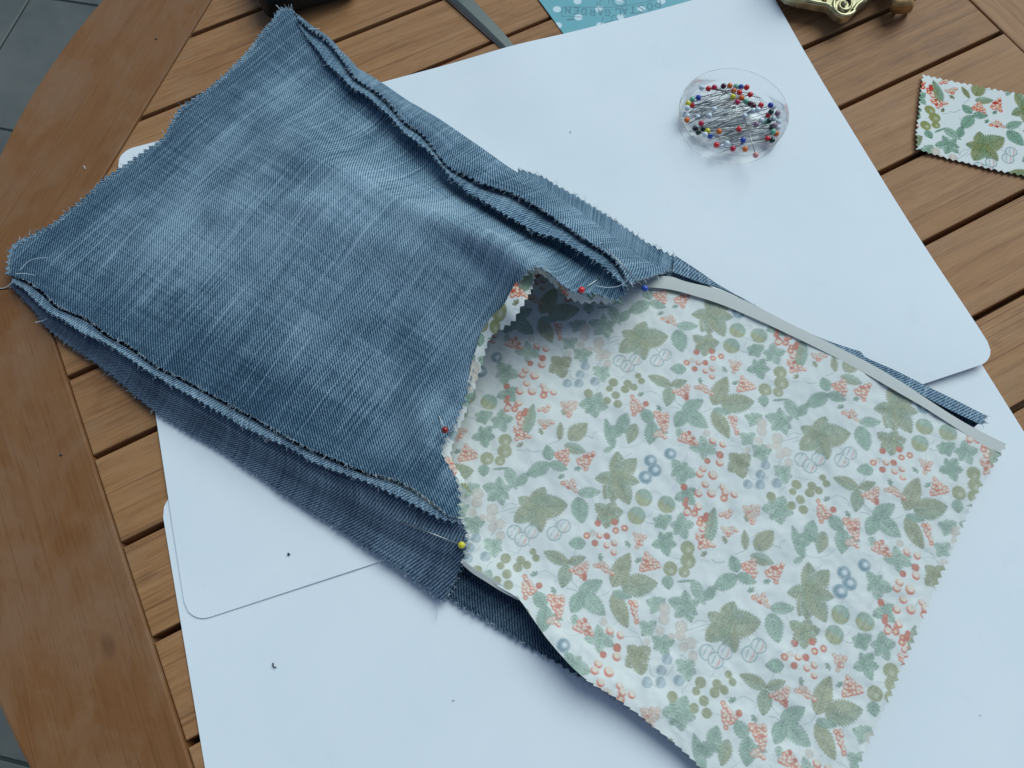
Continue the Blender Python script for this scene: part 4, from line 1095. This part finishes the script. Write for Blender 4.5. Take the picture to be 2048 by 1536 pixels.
va = d2_ - d1_; vb = d3_ - d1_
for i in range(-14, 15):
    for j in range(-14, 15):
        c = d1_ + i * va + j * vb
        r = np.hypot(UU - c[0], VV - c[1]); a = np.clip((.0026 - r) / .0005 + .5, 0, 1)[..., None]
        colP = colP * (1 - a) + np.array([.62, .74, .76]) * a
INKP = np.array([.05, .15, .19])
def ink(pts, wd, alpha=.75):
    """stroke through photo pixels"""
    global colP
    P_ = np.array([pl(*p) for p in pts])
    best = np.full(UU.shape, 1e9)
    for a_, b_ in zip(P_[:-1], P_[1:]):
        d = b_ - a_; L2 = d @ d + 1e-12
        t = np.clip(((UU - a_[0]) * d[0] + (VV - a_[1]) * d[1]) / L2, 0, 1)
        best = np.minimum(best, np.hypot(UU - a_[0] - t * d[0], VV - a_[1] - t * d[1]))
    a = np.clip((wd - best) / .00025 + .5, 0, 1)[..., None] * alpha
    colP = colP * (1 - a) + INKP * a
# lettering POSTAL GARDEN, upside down as it lies; letter box in photo pixels: origin = letter's top-left as read
GLY = {'P': [[(0, 7), (0, 0)], [(0, 0), (3, 0), (4, 1), (4, 3), (3, 4), (0, 4)]], 'O': [[(1, 0), (3, 0), (4, 2), (4, 5), (3, 7), (1, 7), (0, 5), (0, 2), (1, 0)]],
       'S': [[(4, 1), (3, 0), (1, 0), (0, 1), (0, 2), (4, 5), (4, 6), (3, 7), (1, 7), (0, 6)]], 'T': [[(0, 0), (4, 0)], [(2, 0), (2, 7)], [(1, 7), (3, 7)]], 'A': [[(0, 7), (2, 0), (4, 7)], [(.8, 4.6), (3.2, 4.6)]],
       'L': [[(0, 0), (0, 7), (4, 7), (4, 5.5)]], 'G': [[(4, 1), (3, 0), (1, 0), (0, 2), (0, 5), (1, 7), (3, 7), (4, 6), (4, 4), (2.5, 4)]], 'R': [[(0, 7), (0, 0)], [(0, 0), (3, 0), (4, 1), (4, 3), (3, 4), (0, 4)], [(2, 4), (4, 7)]],
       'D': [[(0, 0), (0, 7), (3, 7), (4, 5), (4, 2), (3, 0), (0, 0)]], 'E': [[(4, 0), (0, 0), (0, 7), (4, 7)], [(0, 3.5), (3, 3.5)]], 'N': [[(0, 7), (0, 0), (4, 7), (4, 0)]]}
def letter(ch, x, ytop, h, slope=0):
    """x: right-hand photo pixel where the letter starts (it reads right to left here), ytop: photo pixel of its foot line"""
    for st in GLY[ch]:
        q = [(x - gx * h / 5.6, ytop + (7 - gy) * h / 7 - slope * gx * h / 5.6) for gx, gy in st]
        ink(q, .00042, .8)
xs_ = {'P': (1320, 3), 'O': (1304, 8), 'S': (1287, 12), 'T': (1270, 15), 'A': (1254, 17), 'L': (1241, 19)}
for ch, (x, y) in xs_.items(): letter(ch, x, y, 13)
for ch, x, y in (('G', 1219, 21), ('A', 1205, 20), ('R', 1189, 20), ('D', 1172, 19), ('E', 1156, 17), ('N', 1140, 16)): letter(ch, x, y, 12)
ink([(1125, 16), (1140, 15), (1200, 17), (1240, 15), (1280, 8), (1305, 2), (1318, -2)], .0003)
ink([(1125, 16), (1123, 34), (1140, 34), (1165, 36)], .0003); ink([(1136, 41), (1146, 40)], .0008)
ink([(1206, -4), (1199, 6), (1200, 16)], .0003); ink([(1194, 4), (1194, 16)], .0003); ink([(1224, -4), (1226, 10), (1240, 14), (1252, 10), (1250, -4)], .0003); ink([(1232, 4), (1240, 8), (1246, 2)], .0003); ink([(1217, -4), (1218, 8)], .0003)
ink([(1206, 36), (1204, 44), (1202, 50)], .0003); ink([(1210, 46), (1225, 42), (1222, 34), (1230, 32), (1236, 42)], .0003); ink([(1246, 32), (1250, 38), (1262, 36)], .0003); ink([(1270, 36), (1276, 26), (1290, 30)], .0003)
pk = np.array(pl(1208, -1)); a = np.clip((.0011 - np.hypot(UU - pk[0], VV - pk[1])) / .0004 + .5, 0, 1)[..., None]; colP = colP * (1 - a) + np.array([.55, .16, .36]) * a
M_PAPER, n, l, b = mat('printed_paper')
at = N(n, 'ShaderNodeAttribute', attribute_name='print'); l.new(at.outputs['Color'], b.inputs['Base Color']); b.inputs['Roughness'].default_value = .55
Vp = Gp
paper = link('spotted_paper', grid_mesh('spotted_paper', Vp, None, colP), M_PAPER)
sm = paper.modifiers.new('thickness', 'SOLIDIFY'); sm.thickness = .0003; sm.offset = -1
tag(paper, 'teal paper with pale spots and a stamped banner tucked under the white card', 'paper')

# ------------------------------------------------------------------ scissors at the top edge
sciss = empty('scissors', (*W(950, 40)[:2], .001)); tag(sciss, 'dark steel scissors with their blade tip under the white card', 'scissors')
def world_child(o, p): o.parent = p; o.matrix_parent_inverse = Matrix.Translation(p.location).inverted(); return o
tipw = W(1080, 167)[:2]; rootw = W(820, -66)[:2]; bd = rootw - tipw; BLn = np.linalg.norm(bd); bd /= BLn; bn = np.array([bd[1], -bd[0]])
if bn @ np.array([1, 1]) < 0: bn = -bn
ks = np.linspace(0, 1, 40)
wr = .0008 + .0118 * (1 - (1 - ks) ** 2.6)
prof = []
for k, wd in zip(ks, wr):
    p = tipw + bd * BLn * k
    row = []
    for f_, z in ((0, .0012), (.02, .0024), (.24, .0036), (.30, .0038), (.96, .0038), (1, .0030), (1.0, .0012)):
        q = p + bn * wd * f_; row.append((q[0], q[1], .0003 + (z - .0003) * (.25 + .5 * min(1, k * 1.6))))
    prof.append(row)
Vbl = np.array(prof)
world_child(link('blade', grid_mesh('blade', Vbl, smooth=False), M_BLADE), sciss)
Ved = np.array([[tuple(tipw + bd * BLn * k - bn * .0002) + (.0005,), tuple(tipw + bd * BLn * k - bn * .0003) + (.0005 + .0007 * k,), tuple(tipw + bd * BLn * k + bn * wd * .05) + (.0006 + .0013 * k,)] for k, wd in zip(ks, wr)])
world_child(link('cutting_edge', grid_mesh('cutting_edge', Ved), M_EDGE), sciss)
lowb = [tipw + bd * BLn * k + bn * (.0004 + wd * f_) for k, wd, f_ in [(.55, wr[20], .15), (1, wr[-1], .1), (1, wr[-1], .9), (.55, wr[20], .7)]]
world_child(link('blade', poly_mesh('blade', lowb, .0002, .0004), M_BLADE), sciss)
piv = tipw + bd * (BLn + .006) + bn * .009
bm = bmesh.new(); bmesh.ops.create_cone(bm, segments=24, radius1=.005, radius2=.004, depth=.003, cap_ends=True, matrix=Matrix.Translation((piv[0], piv[1], .005)))
me = bpy.data.meshes.new('pivot_screw'); bm.to_mesh(me); bm.free(); world_child(link('pivot_screw', me, M_EDGE), sciss)
for sgn in (-1, 1):
    cen = piv + bd * .075 + bn * sgn * .022
    a = np.linspace(0, 2 * math.pi, 41)
    ring = np.array([(*(cen + bd * .030 * math.cos(x) + bn * .017 * math.sin(x)), .006) for x in a])
    shank = resample(np.array([(*(piv - bd * .006), .004), (*(piv + bd * .022 + bn * sgn * .003), .005), (*(cen - bd * .03), .006)]), 12)
    world_child(tubes('handle', [ring, shank], .0042, M_RUBBER, None, sides=8), sciss)

# ------------------------------------------------------------------ black case at the top edge
cx = W(622, 31)[:2]; ex = W(716, 4)[:2] - cx; exn = np.linalg.norm(ex); ex /= exn; ey = np.array([-ex[1], ex[0]])
case = empty('black_case', (*cx, 0)); tag(case, 'black rounded case behind the top corner of the denim bag', 'case')
bm = bmesh.new(); bmesh.ops.create_cube(bm, size=1); 
bmesh.ops.scale(bm, vec=(.062, .055, .022), verts=bm.verts)
bmesh.ops.bevel(bm, geom=list(bm.edges), offset=.006, segments=5, affect='EDGES', profile=.5)
for f in bm.faces: f.smooth = True
me = bpy.data.meshes.new('body'); bm.to_mesh(me); bm.free()
o = link('body', me, M_BLACK, case); pcs = ex * .003 + ey * .030; o.location = (pcs[0], pcs[1], .0115); o.rotation_euler = (0, 0, math.atan2(ex[1], ex[0]))
bm = bmesh.new(); bmesh.ops.create_cube(bm, size=1); bmesh.ops.scale(bm, vec=(.0625, .0555, .0012), verts=bm.verts); bmesh.ops.bevel(bm, geom=[e for e in bm.edges if abs(e.verts[0].co.z - e.verts[1].co.z) > 1e-5], offset=.006, segments=5, affect='EDGES')
me = bpy.data.meshes.new('lid_seam'); bm.to_mesh(me); bm.free()
o2 = link('lid_seam', me, M_RUBBER, case); o2.location = (pcs[0], pcs[1], .0125); o2.rotation_euler = o.rotation_euler

# ------------------------------------------------------------------ brass ornament at the top right
orn = empty('brass_ornament', (*W(1700, -30)[:2], 0)); tag(orn, 'antique brass ornament with a scrolled foot at the top right edge', 'ornament')
ZB_ = .012
def bp(px, py, z=ZB_): return W(px, py, z)
outl = [(1575, -8), (1600, -1), (1630, 5), (1655, 9), (1664, 15), (1671, 24), (1687, 32), (1703, 27), (1712, 17), (1722, 8), (1738, -4), (1760, -30), (1740, -60), (1600, -60), (1560, -30)]
ow = [tuple(bp(*p)[:2]) for p in resample(np.array(outl + [outl[0]], float), 70)[:-1]]
world_child(link('scroll_plate', poly_mesh('scroll_plate', ow, ZB_ - .006, ZB_ - .0005, .0012), M_BRASS), orn)
spir = []
for k in range(90):
    a = k / 89 * 2 * math.pi * 1.85; rr = 25.5 * (1 - k / 89 * .86)
    spir.append(bp(1688 + rr * math.sin(a + 2.2) * 1.0, 8 - rr * math.cos(a + 2.2) * .95, ZB_ + .0006))
world_child(tubes('volute', [np.array(spir)], .0012, M_BRASS, None, sides=8), orn)
rim = resample(np.array([bp(*p, ZB_) for p in [(1575, -10), (1600, -2), (1630, 4), (1655, 9), (1667, 18)]]), 30)
world_child(tubes('rim_moulding', [rim], .0016, M_BRASS, None, sides=8), orn)
rim = resample(np.array([bp(*p, ZB_) for p in [(1706, 22), (1714, 10), (1722, 4), (1745, -14)]]), 30)
world_child(tubes('rim_moulding', [rim], .0015, M_BRASS, None, sides=8), orn)
bm = bmesh.new(); bmesh.ops.create_uvsphere(bm, u_segments=16, v_segments=10, radius=.0016); 
for f in bm.faces: f.smooth = True
me = bpy.data.meshes.new('boss'); bm.to_mesh(me); bm.free(); o = link('boss', me, M_BRASS); q = bp(1688, 8, ZB_ + .0008); o.location = q; world_child(o, orn)
for px_, py_ in ((1650, -2), (1655, -14)):
    o = link('boss', me, M_BRASS); o.location = bp(px_, py_, ZB_ + .0004); world_child(o, orn)
# plain foot beside it
rows = []
for (xa, xb, y, z) in ((1776, 1830, -60, 14), (1779, 1829, -20, 14), (1781, 1828, 0, 13), (1780, 1828, 8, 12), (1779, 1826, 16, 9.5), (1781, 1823, 23, 6), (1786, 1818, 27, 2.5), (1790, 1814, 28, .4)):
    rows.append([W(xa + (xb - xa) * k / 8, y, (z + 1.5 * math.sin(math.pi * k / 8) - (1.5 if k in (0, 8) else 0)) / 1000) for k in range(9)])
Vft = np.array(rows)
Vb2 = Vft.copy(); Vb2[..., 2] = .0003
Vall = np.concatenate([Vft, Vb2[::-1]], 0)
o = world_child(link('plain_foot', grid_mesh('plain_foot', Vft), M_BRASS2), orn); s = o.modifiers.new('t', 'SOLIDIFY'); s.thickness = .003; s.offset = -1
o['label'] = 'smooth orange-brown rounded foot'
body = [tuple(W(x, y, .012)[:2]) for x, y in ((1560, -40), (1845, -48), (1850, -140), (1560, -140))]
world_child(link('body', poly_mesh('body', body, .006, .030, .003), M_BRASS), orn)

# ------------------------------------------------------------------ lint on the card and table
def lint(pts, r, m, label):
    P_ = resample(np.array(pts, float), 14); o = tubes('lint', [W(P_[:, 0], P_[:, 1], P_[:, 2] / 1000)], r, m, None, sides=5); tag(o, label, 'lint')
lint([(576, 1107, 2.2), (578, 1109, 2.3), (580, 1108, 2.2)], .0006, M_LINT, 'dark speck of lint on the white card below the bag')
lint([(546, 1326, 1.3), (547, 1333, 1.4), (553, 1335, 1.3)], .00038, M_LINT, 'curled bit of dark lint on the lower white card')
for x_, y_, dx_, dy_, lab in ((1912, 680, 3, 1, 'tiny grey speck near the rounded right corner of the upper card'), (1385, 275, 3, -4, 'tiny grey fibre on the upper card left of the pin dish'), (1140, 262, 1, 4, 'tiny grey speck on the upper card above the denim bag'), (905, 1400, 4, 2, 'tiny grey fibre on the lower card below the bag corner'), (1960, 1430, 2, 1, 'tiny grey speck on the lower card right of the lining')):
    zz = 2.1 if y_ < 800 else 1.1
    P_ = resample(np.array([(x_, y_, zz), (x_ + dx_ * .5 + 1, y_ + dy_ * .5, zz + .15), (x_ + dx_, y_ + dy_, zz)], float), 8)
    tag(tubes('lint', [W(P_[:, 0], P_[:, 1], P_[:, 2] / 1000)], .00020, M_LINT3, None, sides=4), lab, 'lint')
lint([(119, 911, .6), (121, 909, .7), (124, 911, .6)], .0004, M_LINT, 'dark speck on the left edge board')
lint([(310, 77, .6), (312, 78, .7), (314, 79, .6)], .0004, M_LINT, 'tiny dark blue speck on the upper left edge board')
lint([(168, 332, .6), (170, 337, .7), (172, 338, .6)], .00035, M_LINT2, 'tiny white thread end on the upper left edge board')
